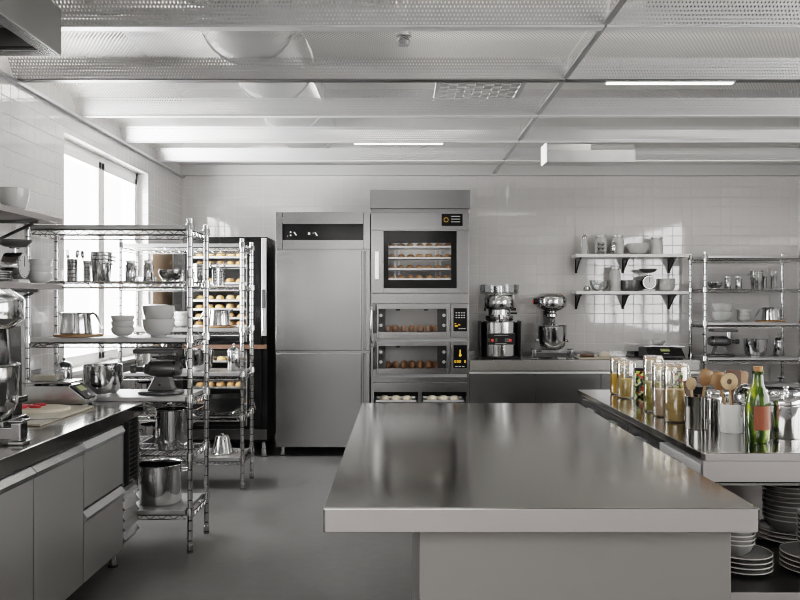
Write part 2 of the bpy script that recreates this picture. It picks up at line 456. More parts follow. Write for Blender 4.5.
mm.build('grille_plate', M['steel_dark'], g)
mm = MB(); mm.box(-.03, 0, -.03, .59, -.01, .02); mm.box(.56, .59, -.03, .59, -.01, .02); mm.box(0, .56, -.03, 0, -.01, .02); mm.box(0, .56, .56, .59, -.01, .02)
mm.build('grille_frame', M['duct'], g)
hp = thing('sprinkler_pipe', 'short silver sprinkler drop pipe hanging at the centre of the ceiling', 'pipe', (.02, 4.55, CEIL + .112))
MB().cyl((0, 0, .05), .045, .35, 'z', 20).build('drop_pipe', M['steel_lip'], hp)
MB().lathe([(0, 0), (.03, 0), (.04, .02), (.025, .05), (0, .05)], (0, 0, 0), 20).build('sprinkler_head', M['steel_dark'], hp)

# ceiling lights
def strip_light(x0, x1, y, label):
    r = thing('ceiling_light', label, 'light', ((x0 + x1) / 2, y, CEIL - .008), 0, 'slim strip lights in the ceiling beams')
    h = (x1 - x0) / 2
    MB().box(-h - .01, h + .01, -.024, .024, -.010, 0, .002).build('light_housing', M['steel_lip'], r)
    MB().box(-h, h, -.019, .019, -.016, -.0102, .002).build('diffuser', M['lamp'], r)
strip_light(-.385, .36, lips[10] - .03, 'short slim strip light glowing in the ceiling beam above the steel oven')
strip_light(1.256, 2.02, lips[8] - .03, 'long slim strip light glowing in the nearer ceiling beam at the right')
r = thing('ceiling_light', 'boxy grey light housing with white end cap hung below the ceiling at the right', 'light', (1.72, 7.3, 2.742))
MB().box(-.40, .40, -.10, .10, 0, .11, .005).build('light_housing', M['duct'], r)
MB().box(-.40, .0, -.085, .10, .111, .165, .004).build('ballast_box', M['steel_lip'], r, 'lighter raised box on the left half')
MB().box(.0, .40, -.06, .10, .111, .165, .004).build('cover_strip', M['steel_dark'], r, 'dark strip on the right half')
MB().box(-.415, -.401, -.11, .11, -.002, .17, .003).build('end_cap', M['lamp_dim'], r, 'white glowing end cap')

# ------------------------------------------------------------------ range hood (top left)
r = thing('extractor_hood', 'dark steel extractor hood hanging over the left counter, cut off at the top left', 'hood', (WALL_L, .6, 2.43))
hw = -1.29 - WALL_L; hl = 3.05 - .6
mm = MB()
mm.box(hw - .012, hw, 0, hl, 0, .18, .003); mm.box(0, hw - .013, hl - .012, hl, 0, .18, .003)
mm.box(0, hw - .013, 0, .012, 0, .18, .003); mm.box(.001, hw - .013, .013, hl - .013, .166, .18)
mm.build('hood_shell', M['hood'], r)
mm = MB()
for i in range(4):
    mm.box(.04, hw - .05, .05 + i * .58, .05 + i * .58 + .55, .07, .10, .003)
    for j in range(9): mm.box(.06, hw - .07, .08 + i * .58 + j * .055, .1 + i * .58 + j * .055, .055, .07)
mm.build('grease_filter', M['steel_dark'], r)
mm = MB(); mm.box(.02, hw - .02, .02, hl - .02, .004, .012); mm.build('hood_rim', M['hood'], r) if False else mm.bm.free()
mm = MB(); mm.box(hw - .06, hw - .013, .013, hl - .013, .0, .02, .004); mm.box(.012, hw - .06, hl - .06, hl - .013, .0, .02, .004); mm.build('drip_channel', M['steel_h'], r)
mm = MB()
for x in (.15, hw - .12):
    for y in (.3, hl - .3): mm.cyl((x, y, .181), .02, CEIL + up - 2.43 - .181, 'z', 10)
mm.build('hanger_rod', M['steel_dark'], r)

# ------------------------------------------------------------------ generic furniture bits
def foot(parent, x, y, h, r=.022):
    f = MB().lathe([(0, .012), (r, .012), (r, h * .55), (r * .8, h * .56), (r * .8, h), (0, h)], (x, y, 0), 16).build('foot', M['polish'], parent)
    MB().cyl((x, y, 0), r * 1.35, .012, 'z', 16, .003).build('foot_pad', M['rubber'], f)

# ------------------------------------------------------------------ left counter (refrigerated base + worktop)
LC_X = -1.505; LC_END = 4.70
r = thing('refrigerated_counter', 'long steel counter base with doors, two drawers and vent grilles along the left wall', 'counter', (LC_X, 0, 0))
MB().box(WALL_L - LC_X + .02, -.045, .9, 4.63, .14, .825).build('carcass', M['steel_cab_dark'], r)
seams = [1.18, 1.71, 2.24, 2.765, 3.29, 3.81]
for a, b in zip(seams, seams[1:]):
    d = MB().box(-.044, 0, a + .004, b - .004, .15, .765, .004).build('door', M['steel_cab_dark'], r)
    MB().prism([(-.04, .766), (.0, .766), (.012, .79), (-.012, .815), (-.04, .815)], a + .004, b - .004, 'y').build('door_lip', M['steel'], d)
for z0, z1, l in ((.505, .765, 1), (.15, .435, 0)):
    d = MB().box(-.044, 0, 3.814, 4.346, z0, z1, .004).build('drawer', M['steel_cab_dark'], r)
    MB().prism([(-.04, z1 + .001), (.0, z1 + .001), (.014, z1 + .026), (-.008, z1 + .055), (-.04, z1 + .055)], 3.814, 4.346, 'y').build('drawer_lip', M['steel_lip'], d)
mm = MB(); mm.box(-.06, -.035, 4.352, 4.63, .475, .825)
mm.build('grille_back', M['blackmatte'], r)
mm = MB(); mm.box(-.035, -.004, 4.352, 4.372, .475, .825); mm.box(-.035, -.004, 4.60, 4.63, .475, .825); mm.box(-.035, -.004, 4.45, 4.462, .475, .825)
for i in range(13):
    z = .49 + i * .026
    mm.prism([(-.034, z), (-.03, z), (-.004, z + .012), (-.004, z + .016)], 4.462, 4.60, 'y')
mm.build('vent_grille', M['steel_dark'], r, 'black louvred grille')
mm = MB(); mm.box(-.05, -.02, 4.352, 4.63, .15, .465, .003)
for i in range(5):
    z = .18 + i * .055
    mm.prism([(-.021, z), (.004, z + .004), (-.021, z + .04)], 4.37, 4.615, 'y')
mm.build('vent_panel', M['steel'], r, 'pale louvred lower panel')
for y in (1.1, 2.3, 3.4, 4.50):
    foot(r, -.11, y, .139); foot(r, WALL_L - LC_X + .12, y, .139)
w = MB().box(WALL_L + .004, LC_X + .03 - .03, .85, LC_END, .829, .9, .006).build('worktop', M['steel_top'])
tag(w, 'dark polished steel worktop on the left counter under the wall shelves', 'worktop')

# ------------------------------------------------------------------ wire racks
def zig(mm, a, b, zt, zb, r=.003, pitch=.035):
    a = Vector(a); b = Vector(b); n = max(2, int((b - a).length / pitch))
    mm.tube([(a.x, a.y, zt), (b.x, b.y, zt)], .005, 6); mm.tube([(a.x, a.y, zb), (b.x, b.y, zb)], .004, 6)
    pts = []
    for i in range(n + 1):
        p = a.lerp(b, i / n); pts.append((p.x, p.y, zt if i % 2 else zb))
    mm.tube(pts, r, 4)
RW, RD, RH = .965, .40, 1.985
SHZ = [.255, .58, .925, 1.276, 1.612, 1.945]
def make_rack():
    r = thing('wire_rack', 'rack', 'rack')
    for x in (0, RW):
        for y in (0, RD):
            prof = [(0, 0), (.017, 0), (.019, .004), (.019, .05), (.0165, .052)]
            z = .075
            while z < RH - .03:
                prof += [(.0165, z - .004), (.0135, z - .003), (.0135, z + .003), (.0165, z + .004)]; z += .06
            prof += [(.0165, RH - .02), (.019, RH - .018), (.019, RH - .003), (.016, RH), (0, RH)]
            p = MB().lathe(prof, (x, y, 0), 14).build('post', M['post'], r)
            for s in SHZ: MB().lathe([(.017, -.03), (.026, -.03), (.0235, .012), (.017, .012)], (x, y, s), 14).build('collar', M['chrome'], p)
    for i, z in enumerate(SHZ):
        mm = MB(); e = .026
        solid = i in (0, 2, 3, 5)
        zt, zb = (z - .030, z - .056) if solid else (z - .004, z - .036)
        zig(mm, (e, 0, 0), (RW - e, 0, 0), zt, zb); zig(mm, (e, RD, 0), (RW - e, RD, 0), zt, zb)
        zig(mm, (0, e, 0), (0, RD - e, 0), zt, zb); zig(mm, (RW, e, 0), (RW, RD - e, 0), zt, zb)
        if not solid:
            k = 0
            while .04 + k * .028 < RW - .03:
                x = .04 + k * .028; mm.tube([(x, -.004, z - .001), (x, RD + .004, z - .001)], .0024, 5); k += 1
            mm.tube([(.02, RD * .5, z - .006), (RW - .02, RD * .5, z - .006)], .004, 5)
        sh = mm.build('wire_shelf', M['wire'], r)
        if solid:
            MB().box(.026, RW - .026, -.012, RD + .012, z - .026, z, .003).build('shelf_plate', M['plate_steel'], sh)
    return r
RK = [(-2.21, 4.745), (-2.21, 6.318), (3.05, 8.0)]
RN = ['nearest wire rack', 'wire rack before black oven', 'wire rack at right']
rackp = Proto(make_rack())
rackp.put((RK[0][0], RK[0][1], 0), 'chrome wire rack at the end of the left counter, nearest the camera', group='chrome wire shelving racks')
rackp.put((RK[1][0], RK[1][1], 0), 'chrome wire rack standing in front of the tall black bread oven', group='chrome wire shelving racks')
rackp.put((RK[2][0], RK[2][1], 0), 'chrome wire rack against the back wall at the right', group='chrome wire shelving racks')

# ------------------------------------------------------------------ small kitchenware prototypes
def bowl_prof(r, h, t=.004, foot_r=.5):
    p = [(0, .006), (r * foot_r * .9, .006), (r * foot_r * .95, 0), (r * foot_r, 0), (r * foot_r, .006)]
    n = 8
    for i in range(1, n + 1):
        a = i / n; p.append((r * (foot_r + (1 - foot_r) * math.sin(a * PI / 2) ** .8), .006 + (h - .006) * (1 - math.cos(a * PI / 2)) ** .85))
    p.append((r - t * .5, h + .001))
    for i in range(n, 0, -1):
        a = i / n; p.append((r * (foot_r + (1 - foot_r) * math.sin(a * PI / 2) ** .8) - t, .006 + t + (h - .006 - t) * (1 - math.cos(a * PI / 2)) ** .85))
    p.append((0, .006 + t)); return p
def bowl(name, r, h, m, cat='bowl', t=.004, fr=.5):
    o = MB().lathe(bowl_prof(r, h, t, fr), seg=36).build(name, m); tag(o, '', cat); return o
P_big = Proto(bowl('mixing_bowl', .098, .105, M['ceramic'], t=.006))
P_small = Proto(bowl('ceramic_bowl', .070, .055, M['ceramic'], t=.005))
P_dark = Proto(bowl('steel_bowl', .072, .07, M['polish_dark'], t=.003, fr=.45))
P_wok = Proto(bowl('wok', .168, .135, M['cast_black'], 'pan', t=.004, fr=.35))

def mk_pot(name, r, h, lid=False, handles=True, cat='pot', m=None):
    m = m or M['polish']
    t = thing(name, '', cat)
    MB().lathe([(0, 0), (r * .96, 0), (r, .008), (r, h - .004), (r + .006, h), (r + .004, h + .004), (r - .003, h), (r - .004, .008), (0, .006)], seg=40).build('pot_body', m, t)
    if handles:
        for s in (-1, 1):
            z = h * .80
            MB().tube([(s * r, -.045, z), (s * (r + .012), -.043, z), (s * (r + .035), -.03, z), (s * (r + .04), 0, z), (s * (r + .035), .03, z), (s * (r + .012), .043, z), (s * r, .045, z)], .006, 8).build('pot_handle', M['chrome'], t)
    if lid:
        l = MB().lathe([(r + .004, h + .0045), (r + .006, h + .008), (r * .8, h + .022), (r * .2, h + .03), (0, h + .03)], seg=36).build('lid', m, t)
        MB().lathe([(0, h + .03), (.01, h + .03), (.008, h + .042), (.02, h + .05), (.018, h + .058), (0, h + .06)], seg=16).build('lid_knob', M['black'], l)
    return t
P_pan = Proto(bowl('steel_mixing_pot', .115, .175, M['polish'], 'pot', t=.003, fr=.72))
P_stock = Proto(mk_pot('stock_pot', .130, .235))
P_tall = Proto(mk_pot('tall_stock_pot', .097, .245))

def mk_pitcher():
    t = thing('milk_pitcher', '', 'pitcher')
    MB().lathe([(0, 0), (.090, 0), (.094, .006), (.082, .118), (.085, .13), (.081, .13), (.089, .008), (0, .006)], seg=36).build('pitcher_body', M['polish'], t)
    MB().prism([(-.078, .10), (-.115, .135), (-.075, .128)], -.02, .02, 'y').build('spout', M['polish'], t)
    MB().tube([(.082, 0, .118), (.10, 0, .128), (.12, 0, .115), (.15, 0, .06), (.165, 0, .032)], [.008, .009, .009, .008, .007], 8).build('handle', M['polish'], t)
    return t
P_pit = Proto(mk_pitcher())
P_pbd = Proto(tag(MB().cyl((0, 0, 0), .145, .014, 'z', 36, .003).build('trivet_board', M['wood']), '', 'board'))

def mk_holder():
    t = thing('utensil_holder', '', 'holder')
    MB().lathe([(0, 0), (.028, 0), (.029, .004), (.029, .115), (.0305, .118), (.027, .118), (.027, .006), (0, .005)], seg=24).build('holder_body', M['steel'], t)
    mm = MB()
    for i in range(5): mm.lathe([(.029, 0), (.0305, .003), (.029, .006)], (0, 0, .018 + i * .02), 24)
    mm.build('holder_band', M['polish_dark'], t)
    return t
P_hold = Proto(mk_holder())
def mk_spoon(fork=False):
    mm = MB()
    mm.tube([(0, 0, 0), (0, 0, .10), (0, .004, .135)], [.003, .0025, .0028], 6)
    if fork:
        mm.box(-.010, .010, .002, .006, .135, .155, .001)
        for x in (-.008, -.0025, .003, .008): mm.box(x - .0015, x + .0015, .002, .005, .155, .19)
    else:
        mm.lathe([(0, -.028), (.008, -.02), (.0125, 0), (.010, .018), (0, .028)], (0, .004, .163), 12, mtx=Matrix.Scale(.35, 4, (0, 1, 0)))
    return tag(mm.build('fork' if fork else 'spoon', M['polish']), '', 'cutlery')
P_spoon = Proto(mk_spoon()); P_fork = Proto(mk_spoon(True))

def mk_bucket():
    t = thing('steel_container', '', 'container')
    MB().lathe([(0, 0), (.050, 0), (.052, .003), (.062, .130), (.067, .133), (.0665, .135), (.061, .131), (.051, .003), (0, .001)], seg=30).build('container_body', M['polish'], t)
    MB().tube([(.064, -.03, .108), (.08, -.025, .105), (.086, 0, .10), (.08, .025, .105), (.064, .03, .108)], .004, 6).build('handle', M['polish'], t)
    return t
P_buck = Proto(mk_bucket()); P_buck.root.scale = (1, 1, 1)
def mk_jar(lid=True, r=.031, h=.10, m=None, name='storage_jar'):
    t = thing(name, '', 'jar'); m = m or M['polish']
    MB().lathe([(0, 0), (r, 0), (r + .002, .004), (r + .002, h * .74), (r * .82, h * .84), (r * .82, h * .88), (0, h * .88)], seg=26).build('jar_body', m, t)
    MB().lathe([(0, h * .88), (r * .9, h * .88), (r * .93, h * .90), (r * .93, h * .97), (r * .85, h), (0, h)], seg=26).build('jar_lid', M['steel_lip'], t)
    return t
P_jar = Proto(mk_jar())
def mk_shaker():
    t = thing('sugar_canister', '', 'canister')
    MB().lathe([(0, 0), (.040, 0), (.043, .005), (.043, .11), (.040, .12), (0, .12)], seg=28).build('canister_body', M['polish'], t)
    l = MB().lathe([(.0445, .118), (.0445, .132), (.036, .148), (.018, .158), (0, .158)], seg=28).build('canister_lid', M['polish'], t)
    MB().lathe([(0, .158), (.005, .158), (.005, .164), (.009, .17), (.007, .179), (0, .182)], seg=14).build('lid_knob', M['chrome'], l)
    return t
P_shak = Proto(mk_shaker())

def mk_grinder():
    t = thing('meat_grinder', '', 'grinder')
    MB().lathe([(0, 0), (.135, 0), (.142, .006), (.142, .02), (.135, .026), (0, .026)], seg=32, mtx=Matrix.Scale(.8, 4, (0, 1, 0))).build('base_plate', M['cast'], t)
    s = MB().prism([(-.075, .026), (.085, .026), (.055, .135), (-.03, .135)], -.05, .05, 'y', .008).build('pedestal', M['cast'], t)
    MB().cyl((.005, -.0545, .075), .009, .004, 'y', 12).build('bolt', M['black'], s)
    MB().lathe([(0, -.09), (.05, -.09), (.062, -.085), (.065, -.07), (.065, .06), (.058, .075), (.05, .09), (0, .09)], (.03, 0, .195), 28, 'x').build('barrel', M['cast'], t)
    n = MB().lathe([(0, 0), (.052, 0), (.046, -.03), (.026, -.045), (.024, -.085), (.034, -.095), (.034, -.12), (0, -.12)], (-.062, 0, .19), 24, 'x').build('mincing_head', M['cast'], t)
    MB().lathe([(.026, 0), (.026, .085), (.024, .085), (.024, 0)], (-.085, 0, .235), 20).build('feed_tube', M['steel'], t)
    h = MB().box(-.155, .10, -.075, .075, .318, .352, .008).build('hopper_tray', M['cast'], t)
    MB().box(-.145, .09, -.066, .066, .3521, .358, .001).build('tray_lip', M['steel_dark'], h)
    MB().lathe([(.062, -.006), (.068, -.006), (.068, .006), (.062, .006)], (.09, 0, .195), 28, 'x').build('ring_nut', M['polish_dark'], t)
    c = MB().tube([(.115, 0, .195), (.135, -.02, .205), (.135, -.05, .28)], .007, 8).build('crank', M['polish'], t)
    MB().tube([(.135, -.05, .275), (.165, -.055, .29)], .012, 8).build('crank_grip', M['black'], c)
    return t
P_grind = Proto(mk_grinder()); P_grind.root.scale = (1.0, .9, .78)

def mk_cone():
    t = thing('conical_bucket', '', 'bucket')
    MB().lathe([(.088, 0), (.092, .002), (.083, .014), (.055, .135), (.05, .14), (0, .142)], seg=32).build('bucket_body', M['polish'], t)
    MB().lathe([(0, .142), (.012, .142), (.014, .158), (0, .16)], seg=14).build('base_knob', M['chrome'], t)
    MB().tube([(.085, 0, .012), (.11, 0, .004), (.125, 0, .012), (.118, 0, .03)], .005, 8).build('handle', M['polish'], t)
    return t
P_cone = Proto(mk_cone())
def mk_tray():
    mm = MB()
    mm.box(-.13, .13, -.16, .16, 0, .004); mm.box(-.13, -.126, -.16, .16, 0, .05, .001); mm.box(.126, .13, -.16, .16, 0, .05, .001)
    mm.box(-.13, .13, -.16, -.156, 0, .05, .001); mm.box(-.13, .13, .156, .16, 0, .05, .001)
    mm.box(-.142, .142, -.172, -.16, .046, .05); mm.box(-.142, .142, .16, .172, .046, .05); mm.box(-.142, -.13, -.16, .16, .046, .05); mm.box(.13, .142, -.16, .16, .046, .05)
    return tag(mm.build('roasting_tray', M['polish']), '', 'tray')
P_tray = Proto(mk_tray())
def mk_ladle():
    t = thing('ladle', '', 'ladle')
    MB().lathe(bowl_prof(.042, .032, .002, .4), seg=24).build('ladle_cup', M['chrome'], t)
    MB().tube([(-.04, 0, .03), (-.07, 0, .038), (-.24, 0, .012), (-.25, 0, .004)], .0045, 8).build('handle', M['chrome'], t)
    return t
P_lad = Proto(mk_ladle())

def fill_rack(i, mirror):
    X0, Y0 = RK[i]; nm = RN[i]; g = 'kitchenware on the ' + nm
    def P(u, v, s, dz=0):       # u across the width, v depth from the front post line, s = shelf number
        uu = RW - u if mirror else u
        return (X0 + uu, Y0 + v, SHZ[s] + .0022 + dz)
    side = (lambda a, b: b if mirror else a)
    L, R = ('right', 'left') if mirror else ('left', 'right')
    rz = PI if mirror else 0
    # shelf 4: utensils, containers, jars, bowl
    for k, (u, v) in enumerate(((.205, .15), (.268, .22))):
        P_hold.put(P(u, v, 4), ('banded steel utensil holder on the %s, %s' % (nm, 'nearer the end posts' if k == 0 else 'beside nested containers')), group=g, scale=(1.05, 1.05, 1.15) if k == 0 else (.75, .75, 1.1))
        for q, (dx, dy, rx, ry) in enumerate(((-.008, 0, .02, -.13), (.008, .006, .03, .12), (0, -.008, -.03, .02))[:2 if k else 2]):
            b = P(u, v, 4, .006)
            pr = P_spoon if (q + k) % 2 else P_fork
            pr.put((b[0] + dx, b[1] + dy, b[2]), 'steel %s leaning %s in the %s holder, %s' % (('spoon' if (q + k) % 2 else 'fork'), 'left' if q == 0 else 'right', 'outer' if k == 0 else 'inner', nm), rot=(rx, ry, .3 * q), group='cutlery in the utensil holders')
    for k, (u, dz) in enumerate(((.375, 0), (.375, .022), (.375, .044))):
        P_buck.put(P(u, .17, 4, dz), 'tapered steel container on the %s, %s of three nested' % (nm, ('bottom', 'middle', 'top')[k]), rz=rz - .6 + k * .5 if not mirror else rz + .6 - k * .5, group=g)
    for k, u in enumerate((.545, .655)):
        P_jar.put(P(u, .20, 4), 'lidded steel jar on the %s, %s' % (nm, 'next to the nested containers' if k == 0 else 'next to the dark bowl'), group=g, scale=(1, 1, 1.3))
    P_dark.put(P(.80, .17, 4), 'dark steel bowl beside the lidded jars on the %s' % nm, group=g)
    # shelf 3: pitcher on board, small bowls, big bowls
    P_pbd.put(P(.235, .17, 3), 'round wooden board under the pitcher on the %s' % nm, group=g)
    P_pit.put(P(.222, .17, 3, .0145), 'steel pitcher with long sloping handle on the %s' % nm, rz=rz, group=g)
    for k in range(3): P_small.put(P(.512, .15, 3, k * .036), 'small grey bowl on the %s, %s of the three stacked' % (nm, ('bottom', 'middle', 'top')[k]), group=g)
    for k in range(2): P_big.put(P(.732, .15, 3, k * .082), 'large grey mixing bowl on the %s, %s of two stacked' % (nm, ('lower', 'upper')[k]), group=g)
    # shelf 2: canister, pot, grinder
    P_shak.put(P(.115, .24, 2), 'shiny steel canister with knobbed lid on the %s' % nm, group=g, scale=1.2)
    P_pan.put(P(.385, .17, 2), 'deep shiny steel pot beside the grinder on the %s' % nm, group=g)
    P_grind.put(P(.745, .16, 2), 'dark grey manual meat grinder on the %s' % nm, rz=rz, group=g)
    # shelf 1
    if i < 2:
        P_tall.put(P(.80, .20, 1), 'tall steel stock pot on the second lowest shelf, %s' % nm, rz=.5, group=g)
        P_tray.put(P(.50, .20, 1), 'steel roasting tray beside the tall pot on the %s' % nm, rz=0, group=g)
        P_wok.put(P(.19, .20, 1), 'black wok on the second lowest shelf, %s' % nm, group=g)
        P_stock.put(P(.73, .19, 0), 'wide steel stock pot with handles, bottom shelf of the %s' % nm, rz=.35, group=g)
        P_cone.put(P(.20, .19, 0), 'upturned conical steel bucket, bottom shelf of the %s' % nm, rz=0, group=g)
        if i == 0:
            b = P(.80, .20, 1, .2505)
            P_lad.put((b[0] + .02, b[1] - .03, b[2] + .001), 'chrome ladle lying across the rim of the tall pot on the nearest rack', rz=.35)
fill_rack(0, False); fill_rack(1, True); fill_rack(2, True)

# ------------------------------------------------------------------ tan panel standing in for reflected light on the left wall
t = thing('reflection_panel', 'tan panel standing in for reflected light on the left wall beyond the window', 'board', (WALL_L + .001, 7.47, 1.0))
MB().box(0, .018, 0, .66, 0, .97, .002).build('tan_sheet', M['cork'], t)
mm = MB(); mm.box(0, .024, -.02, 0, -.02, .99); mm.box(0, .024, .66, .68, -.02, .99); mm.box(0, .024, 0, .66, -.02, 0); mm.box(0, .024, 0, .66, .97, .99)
mm.build('panel_frame', M['frame'], t)

# ------------------------------------------------------------------ breads
def mk_bun(name, m, sx, sy, sz, slash=True):
    prof = [(0, 0), (.8, 0), (.95, .12), (1, .32), (.93, .58), (.74, .82), (.42, .96), (0, 1)]
    mm = MB().lathe(prof, seg=20)
    for v in mm.bm.verts:
        v.co = Vector((v.co.x * sx * (1 + .05 * math.sin(v.co.y * 3)), v.co.y * sy, v.co.z * sz))
    o = mm.build(name, m)
    return tag(o, '', 'bread')
P_bun = Proto(mk_bun('bread_roll', M['bread'], .047, .06, .05))
P_bunl = Proto(mk_bun('bread_roll', M['bread_l'], .045, .055, .052))
P_loaf = Proto(mk_bun('bread_loaf', M['bread_d'], .036, .10, .070))
P_dough = Proto(mk_bun('dough_ball', M['dough'], .058, .06, .055))
P_dough.root['category'] = 'dough'

def wire_tray(w, d):
    mm = MB()
    mm.box(-w / 2, w / 2, 0, d, 0, .004); mm.box(-w / 2, w / 2, -.006, 0, -.004, .014, .001); mm.box(-w / 2, w / 2, d, d + .006, -.004, .014, .001)
    mm.box(-w / 2 - .006, -w / 2, -.006, d + .006, -.004, .014, .001); mm.box(w / 2, w / 2 + .006, -.006, d + .006, -.004, .014, .001)
    return tag(mm.build('baking_tray', M['steel_lip']), '', 'tray')

# ------------------------------------------------------------------ tall black bread oven (left of fridge)
BX0, BX1, BY0, BY1 = -2.07, -1.265, 7.62, 8.44
r = thing('bread_oven', 'tall black two-chamber bread oven behind the wire rack, left of the fridge', 'oven', (BX0, BY0, 0))
BW = BX1 - BX0; BD = BY1 - BY0
mm = MB()
mm.box(0, .05, 0, BD, .145, 2.10); mm.box(BW - .05, BW, .0, BD, .145, 2.10); mm.box(.05, BW - .05, BD - .04, BD, .145, 2.10)
mm.box(.05, BW - .05, 0, BD - .04, 2.04, 2.10); mm.box(.05, BW - .05, 0, BD - .04, 1.02, 1.10); mm.box(.05, BW - .05, 0, BD - .04, .145, .30)
mm.build('cabinet_shell', M['blackg'], r)
mm = MB(); mm.box(.052, BW - .052, BD - .055, BD - .041, .301, 2.039); mm.box(.0505, .06, .0, BD - .06, .301, 2.039); mm.box(BW - .20, BW - .19, .02, BD - .06, .301, 2.039); mm.build('cavity_liner', M['cavlight'], r)
mm = MB(); mm.box(BW - .19, BW - .052, -.012, -.001, .30, 2.06, .002); mm.box(0, BW - .19, -.012, -.001, 2.02, 2.09, .002); mm.box(0, BW - .19, -.012, -.001, 1.02, 1.10, .002); mm.box(0, .03, -.012, -.001, .301, 2.02, .002)
mm.build('door_frame', M['blackg'], r)
MB().box(BW - .050, BW - .004, -.022, -.001, 1.16, 2.09, .003).build('door_pillar', M['steel_lip'], r, 'bright steel pillar')
MB().box(BW - .045, BW - .012, -.030, -.0225, 1.42, 1.60, .003).build('handle_recess', M['blackmatte'], r)
h = MB().tube([(BW - .035, -.01, 1.20), (BW - .035, -.045, 1.21), (BW - .035, -.045, 1.40), (BW - .035, -.01, 1.41)], .010, 8).build('upper_handle', M['steel_lip'], r)
MB().tube([(BW - .10, -.014, .46), (BW - .10, -.04, .465), (BW - .145, -.04, .60), (BW - .145, -.014, .605)], .008, 8).build('lower_handle', M['polish'], r)
MB().box(.0, BW, -.006, .0, 1.03, 1.085, .002).build('wood_band', M['wood_d'], r) if False else None
MB().box(.002, BW - .002, -.018, -.0125, 1.035, 1.075, .002).build('trim_band', M['wood_d'], r, 'dark brown strip between the chambers')
MB().box(.01, BW - .002, -.012, -.0005, .17, .27, .003).build('base_panel', M['steel_h'], r, 'steel panel along the bottom')
for x in (.08, BW - .04):
    for y in (.05, BD - .06): foot(r, x, y, .144, .028)
OW = BW - .285; OC = BX0 + .06 + OW / 2 + .01
btray = wire_tray(OW, .55); PT = Proto(btray)
BR = [1.905, 1.825, 1.655, 1.49, 1.405, 1.32, 1.245]
BRL = [.905, .78, .655, .50]
for ti, z in enumerate(BR + BRL):
    up_ = ti < len(BR); nmz = ('upper chamber tray ' + ORD[ti] + ' from top') if up_ else ('lower chamber tray ' + ORD[ti - len(BR)] + ' from top')
    PT.put((OC, BY0 + .06, z), 'baking tray in the tall black oven, %s' % nmz, group='baking trays in the tall black oven')
    for k in range(5):
        x = OC - OW / 2 + .06 + k * (OW - .12) / 4
        (P_bunl if ti in (3, 4, 7) else P_bun).put((x + random.uniform(-.006, .006), BY0 + .13 + random.uniform(-.02, .02), z + .0045),
            'bread roll in tall black oven, %s, %s from left' % (nmz, ORD[k]), rz=random.uniform(-.5, .5), group='bread rolls in the tall black oven', scale=(random.uniform(.84, .96), random.uniform(.84, .96), random.uniform(.92, 1.1)))

# ------------------------------------------------------------------ fridge
FX0, FX1, FY0, FY1 = -1.190, -.286, 7.66, 8.50
r = thing('upright_fridge', 'tall two-door stainless steel upright fridge with black control strip', 'fridge', (FX0, FY0, 0))
FW = FX1 - FX0; FD = FY1 - FY0
zz = lambda y: CAMZ - (y - 300) / F * FY0
MB().box(0, FW, .03, FD, .09, zz(212), .003).build('cabinet_body', M['steel_h'], r)
mm = MB(); mm.box(0, .062, -.004, .029, zz(249), zz(212), .003); mm.box(FW - .062, FW, -.004, .029, zz(249), zz(212), .003)
mm.box(.066, FW - .066, .004, .029, zz(224), zz(212), .003); mm.box(.066, FW - .066, .004, .029, zz(249), zz(240), .003)
mm.build('top_fascia', M['steel_h'], r)
p = MB().box(.066, FW - .066, .010, .029, zz(240) + .001, zz(224) - .001, .001).build('control_strip', M['blackg'], r, 'black control strip')
mm = MB()
for px, py, w_, h_ in ((290.5, 232, .012, .012), (290.5, 235.3, .012, .012), (287.5, 236, .006, .006), (309, 233.5, .02, .02), (313, 233, .006, .008)):
    a = at(px, py, FY0); mm.box(a.x - FX0 - w_ / 2, a.x - FX0 + w_ / 2, .006, .0098, a.z - h_ / 2, a.z + h_ / 2, .001)
for px, py in ((295, 233.5), (316, 234)):
    a = at(px, py, FY0); mm.prism([(a.x - FX0 - .016, a.z + .016), (a.x - FX0 - .004, a.z + .016), (a.x - FX0 + .016, a.z - .016), (a.x - FX0 + .004, a.z - .016)], .006, .0098, 'y')
mm.build('button_marks', M['mark'], p)
for za, zb in ((zz(350.5), zz(251)), (.095, zz(352.8))):
    d = MB().box(.004, FW - .085, -.03, .028, za, zb, .005, 3).build('door', M['steel_h'], r)
    mm = MB(); mm.box(FW - .084, FW - .062, -.022, .02, za, zb, .004); mm.box(FW - .040, FW - .004, -.03, .02, za, zb, .005); mm.build('grip_rail', M['steel_h'], d)
    MB().box(FW - .062, FW - .040, -.006, .02, za, zb).build('grip_groove', M['steel_dark'], d)
for x in (.06, FW - .06):
    for y in (.06, FD - .07): foot(r, x, y, .089, .024)

# ------------------------------------------------------------------ stacked ovens
OX0, OX1, OY0, OY1 = -.280, .664, 7.70, 8.50
r = thing('stacked_oven', 'tall stainless oven tower with large glass door and two deck ovens, right of the fridge', 'oven', (OX0, OY0, 0))
W = OX1 - OX0; D = OY1 - OY0
zo = lambda y: CAMZ - (y - 300) / F * OY0
xo = lambda px: (px - 400) / F * OY0 - OX0
steel = M['steel_h']
def ring(mm, x0, x1, z0, z1, X0, X1, Z0, Z1, ya, yb, bev=.002):
    mm.box(X0, x0, ya, yb, Z0, Z1, bev); mm.box(x1, X1, ya, yb, Z0, Z1, bev)
    mm.box(x0, x1, ya, yb, Z0, z0, bev); mm.box(x0, x1, ya, yb, z1, Z1, bev)
mm = MB(); mm.box(-.006, W + .010, -.05, D, zo(209), zo(190.5), .004); mm.build('top_hood', M['steel_h'], r)
MB().box(.005, W - .008, -.02, -.0005, zo(213), zo(209) - .001, .002).build('hood_shadow_gap', M['steel_dark'], r)
